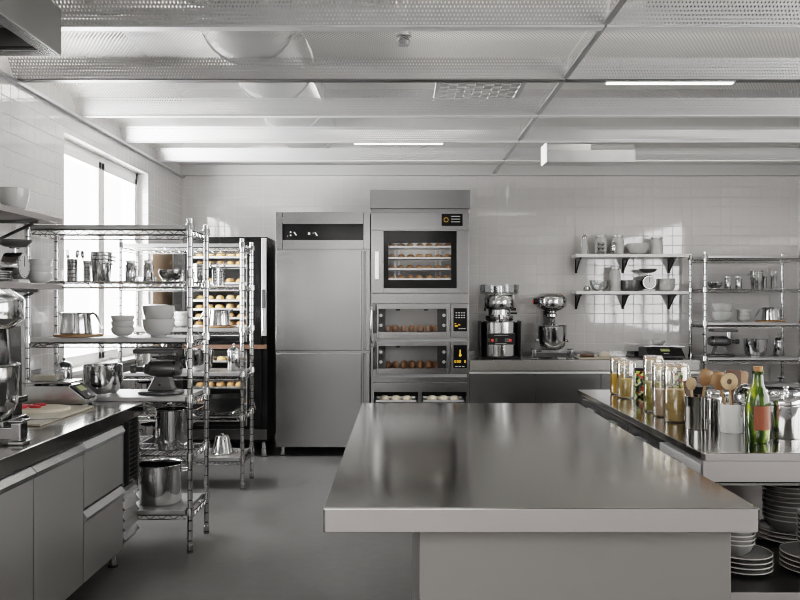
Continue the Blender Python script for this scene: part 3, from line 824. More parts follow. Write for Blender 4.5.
mm = MB(); mm.box(.0, .02, 0, D, .12, zo(213)); mm.box(W - .02, W, 0, D, .12, zo(213)); mm.box(.02, W - .02, D - .02, D, .12, zo(213)); mm.build('outer_casing', steel, r)
# dividers (make each chamber a separate cavity)
divs = [(zo(229.5), zo(213)), (zo(308), zo(284)), (zo(345.5), zo(333)), (zo(392), zo(369.5)), (zo(460), zo(403))]
for a, b in divs: MB().box(.0205, W - .0205, .005, D - .021, a, b).build('divider', M['cav'], r)
mm = MB(); mm.box(0.002, W - .004, -.012, .0, zo(230), zo(213), .002); mm.build('control_fascia', steel, r)
p = MB().box(xo(441.5), xo(462.5), -.016, -.0125, zo(226), zo(214), .001).build('control_display', M['blackg'], r, 'black display')
mm = MB(); mm.lathe([(.018, 0), (.023, 0), (.023, .002), (.018, .002)], (xo(446), -.0185, zo(220)), 20, 'y'); mm.build('dial_mark', M['dim_mark'], p)
mm = MB()
for i in range(3): mm.box(xo(451), xo(460), -.018, -.0165, zo(216.7 + i * 2.8), zo(216.2 + i * 2.8))
mm.build('text_lines', M['mark'], p)
# large door
d = MB(); ring(d, xo(383.5), xo(456.5), zo(288.3), zo(231.3), .004, W - .006, zo(293), zo(230.6), -.03, -.001)
door = d.build('glass_door', steel, r)
d = MB(); ring(d, xo(388.5), xo(451), zo(280), zo(243), xo(383.6), xo(456.4), zo(288.2), zo(231.4), -.026, -.012, .001)
d.build('door_border', M['blackg'], door, 'black glass border')
MB().quad([(xo(388), -.018, zo(281)), (xo(452), -.018, zo(281)), (xo(452), -.018, zo(242)), (xo(388), -.018, zo(242))]).build('door_pane', M['ovenglass'], door, smooth=False)
h = MB().box(xo(375.2), xo(379), -.08, -.06, zo(279.5), zo(252), .004).build('door_handle', M['handle_white'], door, 'white bar handle')
mm = MB(); mm.box(xo(375.9), xo(378.3), -.06, -.03, zo(262), zo(257)); mm.box(xo(375.9), xo(378.3), -.06, -.03, zo(277), zo(274)); mm.build('handle_bracket', M['black'], h)
mm = MB(); mm.bm.free()
for xx, ww in ((394, 2), (398, 2), (441.5, 2), (437, 1.5)): MB().box(xo(xx), xo(xx + ww), .42, .44, zo(283.9), zo(229.6)).build('tray_rail', M['steel_lip'], r)
mm = MB(); mm.box(.021, W - .021, D - .30, D - .29, zo(283.9), zo(229.6)); mm.build('cavity_back', M['liner_grey'], r)
mm = MB(); mm.box(.004, W - .006, -.012, -.001, zo(303.5), zo(293.8), .002); mm.build('middle_fascia', steel, r)
# deck ovens
for q, (yt, yb, gt, gb, lab) in enumerate(((304, 340.5, 309, 331.8, 'upper'), (341, 376.5, 345.8, 368.4, 'lower'))):
    d = MB(); ring(d, xo(378.5), xo(446.3), zo(gb), zo(gt), xo(377) , xo(450), zo(yb - 2.5), zo(yt), -.022, -.001)
    dk = d.build('deck_door', steel, r)
    MB().quad([(xo(378.5), -.012, zo(gb)), (xo(446.3), -.012, zo(gb)), (xo(446.3), -.012, zo(gt)), (xo(378.5), -.012, zo(gt))]).build('deck_pane', M['ovenglass'], dk, smooth=False)
    mm = MB()
    for xx in ((398,) if q else (398, 426)): mm.box(xo(xx - 2), xo(xx + 2), -.02, -.0125, zo(gt + 1.6), zo(gt), .001)
    mm.build('hinge_tab', M['black'], dk)
    MB().box(xo(451), W - .004, -.018, -.001, zo(yb - 2.5), zo(yt), .003).build('control_fascia', steel, r)
    p = MB().box(xo(453.3), xo(466.7), -.024, -.0185, zo(gb - .6), zo(gt - .8), .002).build('control_display', M['blackg'], r, 'black control display')
    mm = MB(); mk = MB()
    if q == 0:
        mm.box(xo(454.6), xo(457.5), -.026, -.0245, zo(326.4), zo(325.4)); mm.box(xo(454.6), xo(456), -.026, -.0245, zo(324), zo(323.2)); mm.box(xo(458), xo(460), -.026, -.0245, zo(325.2), zo(324.4))
        for j in range(3):
            for k in range(4): mk.box(xo(455.5 + k * 2.6), xo(457 + k * 2.6), -.026, -.0245, zo(313.2 + j * 2.4), zo(312.4 + j * 2.4))
        for k in range(4): mk.box(xo(458.5 + k * 1.9), xo(459.5 + k * 1.9), -.026, -.0245, zo(329), zo(328.2))
    else:
        mm.box(xo(459.4), xo(460.6), -.026, -.0245, zo(354), zo(349.6), .0004); mm.lathe([(0, 0), (.013, 0), (.013, .0015), (0, .0015)], (xo(460), -.026, zo(355)), 16, 'y')
        for k in range(5):
            xk = 454.3 + k * 2.4
            if k == 3: continue
            ring(mm, xo(xk + .5), xo(xk + 1.2), zo(362), zo(360.5), xo(xk), xo(xk + 1.7), zo(362.4), zo(360.1), -.026, -.0245, 0)
        for k in range(3): mk.box(xo(455 + k * 3.4), xo(457.4 + k * 3.4), -.026, -.0245, zo(366.6), zo(365.9))
    mm.build('amber_digits', M['yellow'], p); mk.build('white_legend', M['mark'], p)
    mm = MB(); mm.box(xo(378), xo(385.5), .02, .06, zo(gb), zo(gt)); mm.box(xo(437.5), xo(447), .02, .06, zo(gb), zo(gt)); cp = mm.build('cheek_plate', M['blackmatte'], r)
    mm = MB()
    for xx in (380.8, 444):
        for k in (.28, .72): mm.cyl((xo(xx), .012, zo(gt) + (zo(gb) - zo(gt)) * k), .016, .007, 'y', 14, .002)
    mm.build('lamp_lens', M['steel_lip'], cp)
    MB().box(.021, W - .021, D - .42, D - .41, zo(gb + 1.4), zo(gt - 1)).build('cavity_back', M['cavlight'], r)
    for k, px in enumerate((387.5, 395, 403.5, 412, 420.5, 429.5, 436.5)):
        P_loaf.put((OX0 + xo(px) + .004 , OY0 + .19, zo(gb + 1.1) + .002), 'dark crusted loaf on the %s deck of the oven tower, %s from the left' % (lab, ORD[k]), rz=random.uniform(-.15, .15), group='loaves baking on the oven decks', scale=random.uniform(.94, 1.04))
mm = MB()
mm.tube([(xo(372.5), -.02, zo(306)), (xo(371.5), -.045, zo(310)), (xo(370.8), -.05, zo(325)), (xo(371.5), -.045, zo(340)), (xo(372.5), -.02, zo(344))], .008, 8)
mm.build('lever_handle', M['polish'], r)
mm = MB(); mm.box(xo(370.5), xo(374.5), -.03, -.001, zo(311), zo(304.5), .004); mm.box(xo(370.5), xo(374.5), -.03, -.001, zo(347), zo(340.5), .004); mm.build('lever_bracket', M['steel_dark'], r)
mm = MB(); mm.box(.006, W - .006, -.016, -.001, zo(382), zo(377), .002); mm.box(.012, W - .012, -.008, -.001, zo(391.8), zo(382.8), .002); mm.build('drawer_fascia', steel, r)
mm = MB(); mm.box(.021, xo(374), -.008, .02, zo(403), zo(392)); mm.box(xo(418), xo(422), -.008, .02, zo(403), zo(392)); mm.box(xo(466.3), W - .021, -.008, .02, zo(403), zo(392)); mm.box(.004, W - .004, -.008, -.001, .12, zo(403.3)); mm.build('proofer_frame', steel, r)
mm = MB(); mm.box(.021, W - .021, D - .30, D - .29, zo(404), zo(391)); mm.build('proofer_back', M['blackmatte'], r)
for x in (.06, W - .06):
    for y in (.06, D - .07): foot(r, x, y, .119, .024)
# trays and rolls behind the large door
ct = wire_tray(xo(450.4) - xo(388.8), .34); PC = Proto(ct)
for ti, py in enumerate((247, 258.3, 269.4, 279.6)):
    zt = zo(py)
    PC.put((OX0 + (xo(450.4) + xo(388.8)) / 2, OY0 + .05, zt), 'baking tray behind the large oven glass door, %s from the top' % ORD[ti], group='baking trays behind the large glass oven door')
    for k in range(7):
        px = 391.5 + k * 9.5
        P_bun.put((OX0 + xo(px) + random.uniform(-.006, .006), OY0 + .12 + random.uniform(-.01, .02), zt + .0045), 'bread roll behind the large oven glass, %s tray down, %s from the left' % (ORD[ti], ORD[k]), rz=random.uniform(-.6, .6), group='bread rolls behind the large glass oven door', scale=(.78, .80, random.uniform(.8, .95)))
# proofing trays with dough
pt = wire_tray(.38, .3); PP = Proto(pt)
for s, xc in enumerate((396, 444)):
    zt = zo(402.0)
    lab = 'left' if s == 0 else 'right'
    PP.put((OX0 + xo(xc), OY0 + .03, zt), 'shallow tray of dough in the %s proofing slot under the oven tower' % lab, group='proofing trays')
    for k in range(3):
        P_dough.put((OX0 + xo(xc) + (-.112 + .11 * k), OY0 + .10, zt + .0045), 'pale dough ball in the %s proofing slot, %s from the left' % (lab, ORD[k]), group='dough balls in the proofing slots', scale=.86)

# ------------------------------------------------------------------ back counter
BC0, BC1, BCY = .69, 2.98, 7.95
r = thing('base_cabinet', 'long steel base cabinet with flat doors under the back worktop', 'cabinet', (BC0, BCY, 0))
MB().box(0, BC1 - BC0, .04, .58, .13, .795).build('carcass', M['steel_cab'], r)
dx = [0, .655, 1.31, 1.44, 2.29]
for a, b in zip(dx, dx[1:]):
    d = MB().box(a + .003, b - .003, .012, .039, .135, .765, .003).build('door', M['steel_h'], r)
    MB().box(a + .003, b - .003, .004, .039, .766, .780, .002).build('door_lip', M['steel_lip'], d)
for x in (.08, 1.1, 2.2): foot(r, x, .08, .129); foot(r, x, .5, .129)
w = MB().box(BC0, BC1, BCY, WALL_Y - .002, .796, .9, .006).build('worktop', M['steel_cab'])
tag(w, 'steel worktop against the back wall holding the juicer and mixer', 'worktop')
w = MB().box(BC0, BC1, WALL_Y - .022, WALL_Y - .003, .901, .955, .003).build('upstand', M['steel_h']); tag(w, 'low steel upstand strip behind the back worktop', 'upstand')

# juicer
t = thing('juicer', 'steel juicing machine with round hopper and black control panel on the back worktop', 'juicer', (1.017, 8.2, .9005))
mm = MB().lathe([(0, .02), (.175, .02), (.187, .032), (.187, .372), (.175, .385), (0, .385)], seg=40)
for v in mm.bm.verts: v.co.y *= .85
mm.build('motor_base', M['polish'], t)
mm = MB()
for s in (-1, 1): mm.box(s * .203 - .008, s * .203 + .008, -.12, .12, 0, .39, .006)
mm.box(-.2, .2, -.15, .15, 0, .019, .004); mm.build('side_panel', M['black'], t)
p = MB().box(-.140, .140, -.168, -.08, .15, .265, .004).build('control_panel', M['black'], t, 'black control panel')
mm = MB()
for x in (-.09, .09): mm.cyl((x, -.174, .195), .014, .005, 'y', 14)
mm.build('red_button', M['led'], p)
mm = MB()
for x, w_ in ((-.135, .02), (-.06, .02), (.035, .05)):
    for k in range(2): mm.box(x, x + w_, -.171, -.1685, .185 + k * .02, .19 + k * .02)
mm.box(-.06, .05, -.171, -.1685, .162, .166); mm.box(-.07, .07, -.171, -.1685, .243, .246); mm.build('legend_marks', M['mark'], p)
MB().lathe([(0, .386), (.135, .386), (.145, .40), (.145, .44), (.115, .45), (.115, .50), (.145, .51), (.155, .53), (.155, .63), (.14, .65), (0, .65)], seg=32).build('juice_chamber', M['chrome'], t)
mm = MB(); mm.tube([(0, -.12, .43), (0, -.17, .43), (0, -.185, .40)], [.03, .026, .022], 12); mm.build('spout', M['chrome'], t)
mm = MB()
for s in (-1, 1): mm.box(s * .13 - .012, s * .13 + .03 * s + .012, -.02, .02, .49, .52, .004)
mm.box(.10, .17, -.10, -.07, .455, .475, .004); mm.build('clamp', M['black'], t)
MB().lathe([(.06, .651), (.15, .651), (.20, .67), (.205, .755), (.197, .757), (.192, .68), (.14, .665), (.06, .664)], seg=40).build('hopper_tray', M['glass'], t, 'clear round hopper')
MB().lathe([(0, .652), (.06, .652), (.06, .74), (.052, .745), (0, .745)], seg=24).build('feed_plunger', M['chrome'], t)

# stand mixers
def mk_mixer():
    t = thing('stand_mixer', '', 'mixer')
    mm = MB()
    for s in (-1, 1):
        mm.box(s * .185 - .032, s * .185 + .032, -.12, -.04, 0, .014, .004); mm.box(s * .185 - .022, s * .185 + .022, -.115, -.045, .0142, .095, .008); mm.box(s * .185 - .030, s * .185 + .030, -.12, -.04, .0952, .106, .004)
    mm.box(-.170, .170, -.08, -.03, .015, .07, .006); mm.box(-.09, .09, -.03, .20, .015, .09, .008)
    mm.build('base_leg', M['polish_dark'], t)
    MB().prism([(.10, .05), (.20, .05), (.19, .50), (.06, .50)], -.07, .07, 'x', .012).build('column', M['polish_dark'], t)
    mm = MB().lathe([(0, .49), (.10, .49), (.112, .494), (.153, .532), (.156, .54), (.156, .618), (.152, .628), (.112, .664), (.10, .668), (0, .668)], (0, -.03, 0), 40)
    for v in mm.bm.verts:
        if v.co.y > 0: v.co.y *= 1.6
    hd = mm.build('motor_head', M['polish'], t)
    MB().cyl((-.185, -.06, .585), .032, .05, 'x', 18, .006).build('speed_knob', M['black'], hd)
    MB().cyl((-.196, -.06, .585), .012, .012, 'x', 12).build('knob_cap', M['led'], hd)
    MB().tube([(.06, -.165, .652), (.085, -.143, .652), (.105, -.118, .652)], .005, 6).build('badge_strip', M['wood_l'], hd)
    MB().lathe([(0, .385), (.018, .385), (.022, .41), (.05, .43), (.05, .455), (.035, .47), (.06, .49), (0, .49)], (.01, -.05, 0), 20).build('attachment_hub', M['chrome'], t)
    mm = MB()
    for k in range(4):
        a = k * PI / 4; dx, dy = math.cos(a), math.sin(a)
        mm.tube([(.01 + dx * .01, -.05 + dy * .01, .39), (.01 + dx * .07, -.05 + dy * .07, .26), (.01 + dx * .06, -.05 + dy * .06, .18), (.01, -.05, .14), (.01 - dx * .06, -.05 - dy * .06, .18), (.01 - dx * .07, -.05 - dy * .07, .26), (.01 - dx * .01, -.05 - dy * .01, .39)], .002, 4)
    mm.build('whisk', M['chrome'], t)
    b = MB().lathe([(0, .088), (.06, .088), (.10, .10), (.128, .135), (.143, .19), (.147, .33), (.152, .336), (.147, .342), (.142, .33), (.138, .19), (.12, .14), (.09, .108), (0, .096)], (.01, -.05, 0), 40).build('mixing_bowl', M['polish'], t)
    mm = MB()
    for s in (-1, 1): mm.cyl((.01 + s * .142 - (.012 if s < 0 else 0), -.05, .185), .016, .012, 'x', 12)
    mm.build('bowl_lug', M['chrome'], b)
    for s in (-1, 1): MB().box(.01 + s * .158 - .008, .01 + s * .158 + .008, -.07, .02, .17, .20, .004).build('bowl_yoke', M['polish_dark'], t)
    return t
PM = Proto(mk_mixer())
PM.put((1.545, 8.22, .9005), 'polished stand mixer on the back worktop beside the juicer')
PM.put((-1.765, 3.41, .9005), 'polished stand mixer on the left counter, cut off by the picture edge', scale=.97)

# cutting board with dough, bench scale on the back counter
b = tag(MB().box(-.2, .2, -.13, .13, 0, .016, .005).build('cutting_board', M['board'], loc=(2.0, 8.2, .9005)), 'flat tan cutting board on the back worktop between mixer and scale', 'board')
o = tag(mk_bun('dough_ball', M['dough'], .055, .055, .055), 'pale dough ball on the cutting board of the back worktop', 'dough'); o.location = (2.10, 8.2, .917)
k = thing('rolling_pin', 'short dark rolling pin lying on the back cutting board', 'rolling pin', (1.91, 8.16, .9345))
MB().cyl((-.07, 0, 0), .017, .14, 'x', 16, .003).build('roller', M['wood_d'], k)
MB().cyl((.0705, 0, 0), .009, .03, 'x', 12, .002).build('handle', M['chrome'], k); MB().cyl((-.1005, 0, 0), .009, .03, 'x', 12, .002).build('handle', M['chrome'], k)

def mk_scale(body='steel'):
    t = thing('bench_scale', '', 'scale')
    MB().prism([(-.19, .012), (.20, .012), (.20, .04), (.09, .125), (-.19, .125)], -.10, .10, 'y', .006).build('scale_body', M[body], t)
    a = Vector((.20, 0, .04)); b = Vector((.09, 0, .125))
    n = Vector((.085, 0, .11)).normalized()
    def pan(x0, x1, w, e):
        pa = a.lerp(b, x0) + n * .003; pb = a.lerp(b, x1) + n * .003
        q = MB(); t2 = bmesh.new()
        vs = [t2.verts.new((p.x + n.x * h, y, p.z + n.z * h)) for h in (0, e) for p, y in ((pa, -w), (pa, w), (pb, w), (pb, -w))]
        for f in ((0, 1, 2, 3), (4, 5, 6, 7), (0, 1, 5, 4), (1, 2, 6, 5), (2, 3, 7, 6), (3, 0, 4, 7)): t2.faces.new([vs[i] for i in f])
        bmesh.ops.recalc_face_normals(t2, faces=t2.faces[:]); q.merge(t2); return q
    d = pan(.06, .95, .095, .006).build('display_panel', M['black'], t, 'sloping dark display panel')
    pan(.50, .82, .05 if body == 'steel' else .025, .0075).build('lcd_screen', M['lcd'], d)
    mm = pan(.16, .30, .015, .0075); mm.build('key_pad', M['steel_lip'], d)
    MB().box(-.20, .10, -.115, .115, .138, .15, .004).build('weighing_plate', M['polish_dark'], t)
    mm = MB()
    for x in (-.12, .02): mm.box(x - .02, x + .02, -.06, .06, .125, .138)
    mm.build('plate_support', M['black'], t)
    mm = MB()
    for x in (-.16, .16):
        for y in (-.08, .08): mm.cyl((x, y, 0), .013, .012, 'z', 12)
    mm.build('foot', M['rubber'], t)
    return t
PS = Proto(mk_scale())
PS.put((-1.945, 4.585, .9005), 'steel bench scale on the left counter with green display facing the room', scale=(.9, .85, .92))
o = mk_scale('black'); o.location = (2.70, 8.27, .9005); o.rotation_euler = (0, 0, -PI / 2); o.scale = (.9, 1.85, .85); o['label'] = 'wide dark bench scale on the back worktop near the rack'; o.name = 'bench_scale.001'
t = thing('glass_dish', 'small square glass dish of cream on the left bench scale plate', 'dish', (-2.01, 4.57, .9005 + .1385))
mm = MB(); ring_ = [(-.065, -.06), (.065, -.06), (.065, .06), (-.065, .06)]
mm.box(-.065, .065, -.06, .06, 0, .004); mm.box(-.069, -.065, -.064, .064, 0, .065, .001); mm.box(.065, .069, -.064, .064, 0, .065, .001); mm.box(-.065, .065, -.064, -.06, 0, .065, .001); mm.box(-.065, .065, .06, .064, 0, .065, .001)
mm.build('dish_body', M['glass'], t); MB().box(-.063, .063, -.058, .058, .005, .034, .004).build('cream_filling', M['cream'], t)
PB2 = P_small.put((2.68, 8.30, .9005 + .1285), 'small grey bowl on the plate of the back bench scale')

# left counter: boards, tomato, knife, pan
b = tag(MB().box(-.24, .24, -.335, .335, 0, .012, .004).build('cutting_board', M['board'], loc=(-1.945, 4.13, .9005)), 'large rectangular tan cutting board on the left counter', 'board')
mm = MB(); n = 30
poly = [(.24 * math.copysign(abs(math.cos(2 * PI * i / n)) ** .75, math.cos(2 * PI * i / n)), .135 * math.copysign(abs(math.sin(2 * PI * i / n)) ** .75, math.sin(2 * PI * i / n))) for i in range(n)]
mm.prism(poly, 0, .014, 'z'); b = tag(mm.build('cutting_board', M['board2'], loc=(-2.01, 4.27, .913)), 'oval cream board on the large tan board, carrying sliced tomato', 'board')
for k, (x, y, rz) in enumerate(((-2.02, 4.30, .3), (-1.965, 4.27, -.2), (-1.99, 4.24, .9), (-1.94, 4.32, .1), (-2.045, 4.25, .5))):
    mm = MB().lathe([(0, 0), (.032, 0), (.036, .006), (.03, .013), (0, .013)], seg=20, mtx=Matrix.Scale(.55, 4, (0, 1, 0)))
    o = tag(mm.build('tomato_slice', M['red'], loc=(x + (k - 2) * .012, y, .9275), rot=(0, 0, rz)), 'red tomato slice on the oval cream board, %s' % ('farthest left', 'frontmost but one', 'nearest the front edge', 'farthest back', 'lying second from left')[k], 'tomato', 'tomato slices on the oval board')
    o.location.x = (-2.06, -1.94, -2.0, -1.955, -2.01)[k]; o.location.y = (4.31, 4.25, 4.22, 4.34, 4.28)[k]
    o['label'] = 'red tomato slice on the oval cream board, ' + ('leftmost', 'rightmost', 'nearest the camera', 'farthest from the camera', 'in the middle of the pile')[k]
k = thing('kitchen_knife', 'kitchen knife with dark handle lying on the large tan board', 'knife', (-1.80, 3.93, .9132), .2)
MB().prism([(-.02, .018), (.12, .0), (.125, -.006), (.10, -.016), (-.02, -.018)], 0, .002, 'z').build('blade', M['polish'], k)
MB().box(-.12, -.0205, -.011, .011, 0, .016, .004).build('handle', M['black'], k)

# ------------------------------------------------------------------ wall shelves and what stands on them
def bracket(mm, t, h, d):
    pass
def wall_shelf(name_label, axis, a0, a1, z, depth, brs, wood):
    """axis 'x': on the back wall from x=a0..a1; axis 'y': on the left wall"""
    if axis == 'x': r = thing('wall_shelf', name_label, 'shelf', (a0, WALL_Y, z), 0, 'wall shelves on brackets')
    else: r = thing('wall_shelf', name_label, 'shelf', (WALL_L, a0, z), PI / 2, 'wall shelves on brackets')
    # local frame: x along the wall, -y out of it
    L = a1 - a0
    MB().box(0, L, -depth, -.002, -.032, 0, .003).build('shelf_board', wood, r)
    for b in brs:
        x = b - a0
        mm = MB(); mm.box(x - .012, x + .012, -depth + .03, -.003, -.05, -.0325); mm.box(x - .012, x + .012, -.016, -.003, -.19, -.05)
        mm.tube([(x, -depth + .06, -.05), (x, -.012, -.18)], .009, 8)
        if axis == 'x': mm.prism([(-depth + .03, -.05), (-.016, -.05), (-.016, -.15), (-.03, -.15)], x - .004, x + .004, 'x')
        mm.build('shelf_bracket', M['black'] if axis == 'x' else M['steel_dark'], r)
ZS1, ZS2 = 1.977, 1.592
wall_shelf('upper white shelf on the back wall, left of the rack', 'x', 1.83, 3.0, ZS1, .25, (1.88, 2.38, 2.87), M['shelfw'])
wall_shelf('lower white shelf on the back wall, left of the rack', 'x', 1.83, 3.0, ZS2, .25, (1.88, 2.38, 2.87), M['shelfw'])
wall_shelf('upper grey shelf on the left wall above the counter', 'y', 2.2, 4.69, ZS1, .35, (2.4, 3.0, 4.45), M['steel_edge'])
wall_shelf('lower grey shelf on the left wall above the counter', 'y', 2.2, 4.69, ZS2, .35, (2.4, 3.0, 4.45), M['steel_edge'])

def mk_cruet():
    t = thing('cruet', '', 'cruet')
    MB().lathe([(0, 0), (.045, 0), (.05, .006), (.046, .05), (.034, .11), (.026, .15), (.024, .17), (0, .17)], seg=26).build('cruet_body', M['ceramic'], t)
    MB().lathe([(0, .17), (.028, .17), (.03, .18), (.02, .20), (.01, .21), (.01, .225), (0, .23)], seg=20).build('cruet_cap', M['polish'], t)
    mm = MB()
    for k in range(4): mm.tube([(.049 * math.cos(k * PI / 2 + .4), .049 * math.sin(k * PI / 2 + .4), .01), (.026 * math.cos(k * PI / 2 + .4), .026 * math.sin(k * PI / 2 + .4), .165)], .003, 6)
    mm.build('steel_rib', M['chrome'], t)
    return t
t = mk_cruet(); t.location = (1.94, 8.41, ZS1 + .0005); t['label'] = 'pear-shaped cruet with pointed cap at the left end of the upper white shelf'
cj = mk_jar(True, .062, .205, M['ceramic'], 'canister_jar'); PJ = Proto(cj)
PJ.put((2.115, 8.42, ZS1 + .0005), 'grey lidded jar behind the shiny spice balls on the upper white shelf')
PJ.put((2.29, 8.42, ZS1 + .0005), 'grey lidded jar third from the left on the upper white shelf')
PJ.put((2.70, 8.42, ZS1 + .0005), 'grey lidded jar at the right end of the upper white shelf', scale=(1.05, 1.05, .9))
mm = MB()
sp = thing('spice_rack', 'block of six chrome spice balls on the upper white shelf', 'spice rack', (2.09, 8.335, ZS1 + .0005))
for i in range(2):
    for j in range(3):
        MB().lathe([(0, -.020), (.012, -.016), (.020, 0), (.012, .016), (0, .020)], (-.022 + i * .044, 0, .021 + j * .041), 14).build('spice_ball', M['chrome'], sp)
e = tag(MB().lathe([(0, 0), (.02, 0), (.031, .03), (.034, .065), (.028, .10), (.012, .125), (0, .128)], seg=24).build('egg_timer', M['chrome'], loc=(2.225, 8.34, ZS1 + .0005)), 'egg-shaped chrome timer between the two left jars on the upper white shelf', 'timer')
P_wb = Proto(bowl('serving_bowl', .118, .115, M['ceramic'], t=.006, fr=.42))
P_wb.put((2.505, 8.42, ZS1 + .0005), 'wide grey bowl on the upper white shelf, between two jars')
P_gb = Proto(bowl('glass_bowl', .105, .115, M['glass'], t=.004, fr=.45))
P_gb.put((2.10, 8.42, ZS2 + .0005), 'clear glass bowl at the left of the lower white shelf')
e = tag(MB().lathe([(0, 0), (.03, 0), (.04, .02), (.03, .045), (.012, .055), (0, .056)], seg=24).build('egg_cup', M['chrome'], loc=(1.955, 8.37, ZS2 + .0005)), 'tiny chrome pot at the left end of the lower white shelf', 'pot')
tj = mk_jar(True, .055, .26, M['ceramic'], 'tall_jar'); PTJ = Proto(tj)
PTJ.put((2.20, 8.37 + .03, ZS2 + .0005), 'tall grey jar on the lower white shelf beside the glass bowl') if False else None
tj.location = (2.262, 8.42, ZS2 + .0005); tj['label'] = 'tall grey jar on the lower white shelf beside the glass bowl'
P_wd = Proto(bowl('serving_bowl', .10, .115, M['cast'], t=.005, fr=.8))
P_wd.put((2.43, 8.43, ZS2 + .0005), 'dark grey straight bowl on the lower white shelf left of the dial scale')

def mk_dial():
    t = thing('dial_scale', '', 'scale')
    MB().box(-.06, .06, -.055, .055, 0, .02, .006).build('scale_foot', M['white'], t)
    d = MB().lathe([(0, -.05), (.068, -.05), (.075, -.04), (.075, .04), (.06, .05), (0, .05)], (0, 0, .092), 32, 'y').build('dial_housing', M['polish'], t)
    MB().cyl((0, -.0535, .092), .064, .003, 'y', 30).build('dial_face', M['ceramic'], d)
    mm = MB(); mm.box(-.002, .002, -.0565, -.054, .09, .145)
    for k in range(12):
        a = k * PI / 6; mm.box(.056 * math.cos(a) - .002, .056 * math.cos(a) + .002, -.0565, -.054, .092 + .056 * math.sin(a) - .002, .092 + .056 * math.sin(a) + .002)
    mm.build('dial_marks', M['black'], d)
    MB().cyl((0, 0, .166), .012, .022, 'z', 12).build('stem', M['chrome'], t)
    MB().lathe(bowl_prof(.09, .045, .003, .3), (0, 0, .1885), 30).build('scale_pan', M['cast'], t, 'dark shallow pan')
    return t
PD = Proto(mk_dial())
PD.put((2.605, 8.40, ZS2 + .0005), 'round dial kitchen scale with shallow pan on the lower white shelf')
PD.put((-2.10, 4.36, ZS2 + .0005), 'round dial kitchen scale with shallow pan on the left wall shelf', rz=PI / 2)
P_sb = Proto(bowl('soup_bowl', .088, .065, M['ceramic'], t=.005))
for k in range(3): P_sb.put((2.80, 8.41, ZS2 + .0005 + k * .033), 'grey soup bowl at the right of the lower white shelf, %s of three' % ('bottom', 'middle', 'top')[k], group='soup bowls stacked on the wall shelves')
for k in range(3): P_sb.put((-2.065, 4.575, ZS2 + .0005 + k * .036), 'grey soup bowl on the lower left wall shelf, %s of three' % ('bottom', 'middle', 'top')[k], group='soup bowls stacked on the wall shelves', scale=(.82, .82, 1))
for k in range(5):
    if k == 0:
        P_pl = Proto(tag(MB().lathe([(0, 0), (.08, 0), (.085, .004), (.13, .016), (.13, .020), (.085, .009), (0, .005)], seg=40).build('plate', M['plate']), '', 'plate'))
P_big.put((-2.065, 4.28, ZS1 + .0005), 'grey bowl standing on the upper left wall shelf', scale=(.78, .78, 1.12))
PJ.put((-2.10, 4.10, ZS1 + .0005), 'pale jar at the picture edge on the upper left wall shelf', scale=.7)
for k in range(4): P_pl.put((-2.10, 4.10, ZS2 + .0005 + k * .012), 'dinner plate on the lower left wall shelf, %s up in its stack' % ORD[k], group='dinner plates on the left wall shelf', scale=(.8, .8, 1))

# ------------------------------------------------------------------ island table
IX0, IX1, IY0, IY1 = -.222, 1.039, 2.308, 4.66
w = thing('island_table', 'large steel island table with thick overhanging top in the foreground', 'table', (0, 0, 0))
MB().box(IX0, IX1, IY0, IY1, .828, .9, .005, 3).build('tabletop', M['steel_top'], w)
MB().box(IX0 + .006, IX1 - .006, IY0 - .0015, IY0 + .02, .8295, .8965, .003).build('front_edge', M['steel_edge'], w, 'paler satin front edge of the top')
mm = MB(); mm.box(.057, .985, IY0 + .07, 3.95, .09, .826, .004); mm.build('base_cabinet', M['island_base'], w)
MB().box(.10, .94, IY0 + .14, 3.88, 0, .089).build('plinth', M['steel_dark'], w)

# ------------------------------------------------------------------ right counter
RX0, RX1, RY0, RY1 = 1.186, 2.75, 3.14, 5.36
w = thing('worktop', 'mirror-like steel worktop on the right counter holding jars and canisters', 'worktop')
(MB().prism([(RX0 + .012, RY0), (RX1, RY0), (RX1, RY1), (RX0 + .012, RY1), (RX0, RY1 - .012), (RX0, RY0 + .012)], .868, .9, 'z', .005).build('top_panel', M['steel_top'], w))
MB().box(RX0 + .014, RX1, RY0 - .0015, RY0 + .01, .8685, .8965, .002).build('front_edge', M['steel_edge'], w, 'paler satin front edge')
r = thing('shelving_counter', 'right-hand steel counter base with drawers and an open shelf of plates', 'counter', (RX0, RY0, 0))
cw = RX1 - RX0; cl = RY1 - RY0
MB().box(.004, cw - .004, .0, .03, .785, .8665, .003).build('end_fascia', M['steel_edge'], r, 'pale fascia over the open shelf')
mm = MB(); mm.box(.05, .08, .03, cl - .05, .0, .775); mm.box(cw - .05, cw - .02, .03, cl - .05, 0, .775); mm.build('side_panel', M['steel_dark'], r)
MB().box(.081, cw - .051, 1.05, 1.07, .346, .764).build('back_panel', M['steel_edge'], r)
mm = MB(); mm.box(.081, cw - .051, .03, cl - .06, .765, .774); mm.build('underside', M['steel_cab'], r)
MB().box(.081, cw - .051, .02, 1.04, .316, .346, .004).build('shelf_panel', M['steel_dark'], r)
MB().box(.081, cw - .051, .008, .019, .30, .348, .003).build('shelf_lip', M['steel_edge'], r)
MB().box(.081, cw - .051, .06, 1.0, .0, .29).build('plinth', M['steel_dark'], r)
seams = [.03, .56, 1.09, 1.62, 2.15]
for a, b in zip(seams, seams[1:]):
    d = MB().box(.012, .049, a + .006, b - .006, .62, .845, .004).build('drawer', M['handle_white' if a < .1 else 'steel_h'], r)  # nearest drawer coloured pale to stand in for light missing on its steel
    MB().box(.002, .0115, a + .20, b - .20, .80, .815, .002).build('drawer_pull', M['steel_lip'], d)
    MB().box(.012, .049, a + .006, b - .006, .10, .612, .004).build('door', M['steel_cab'], r)
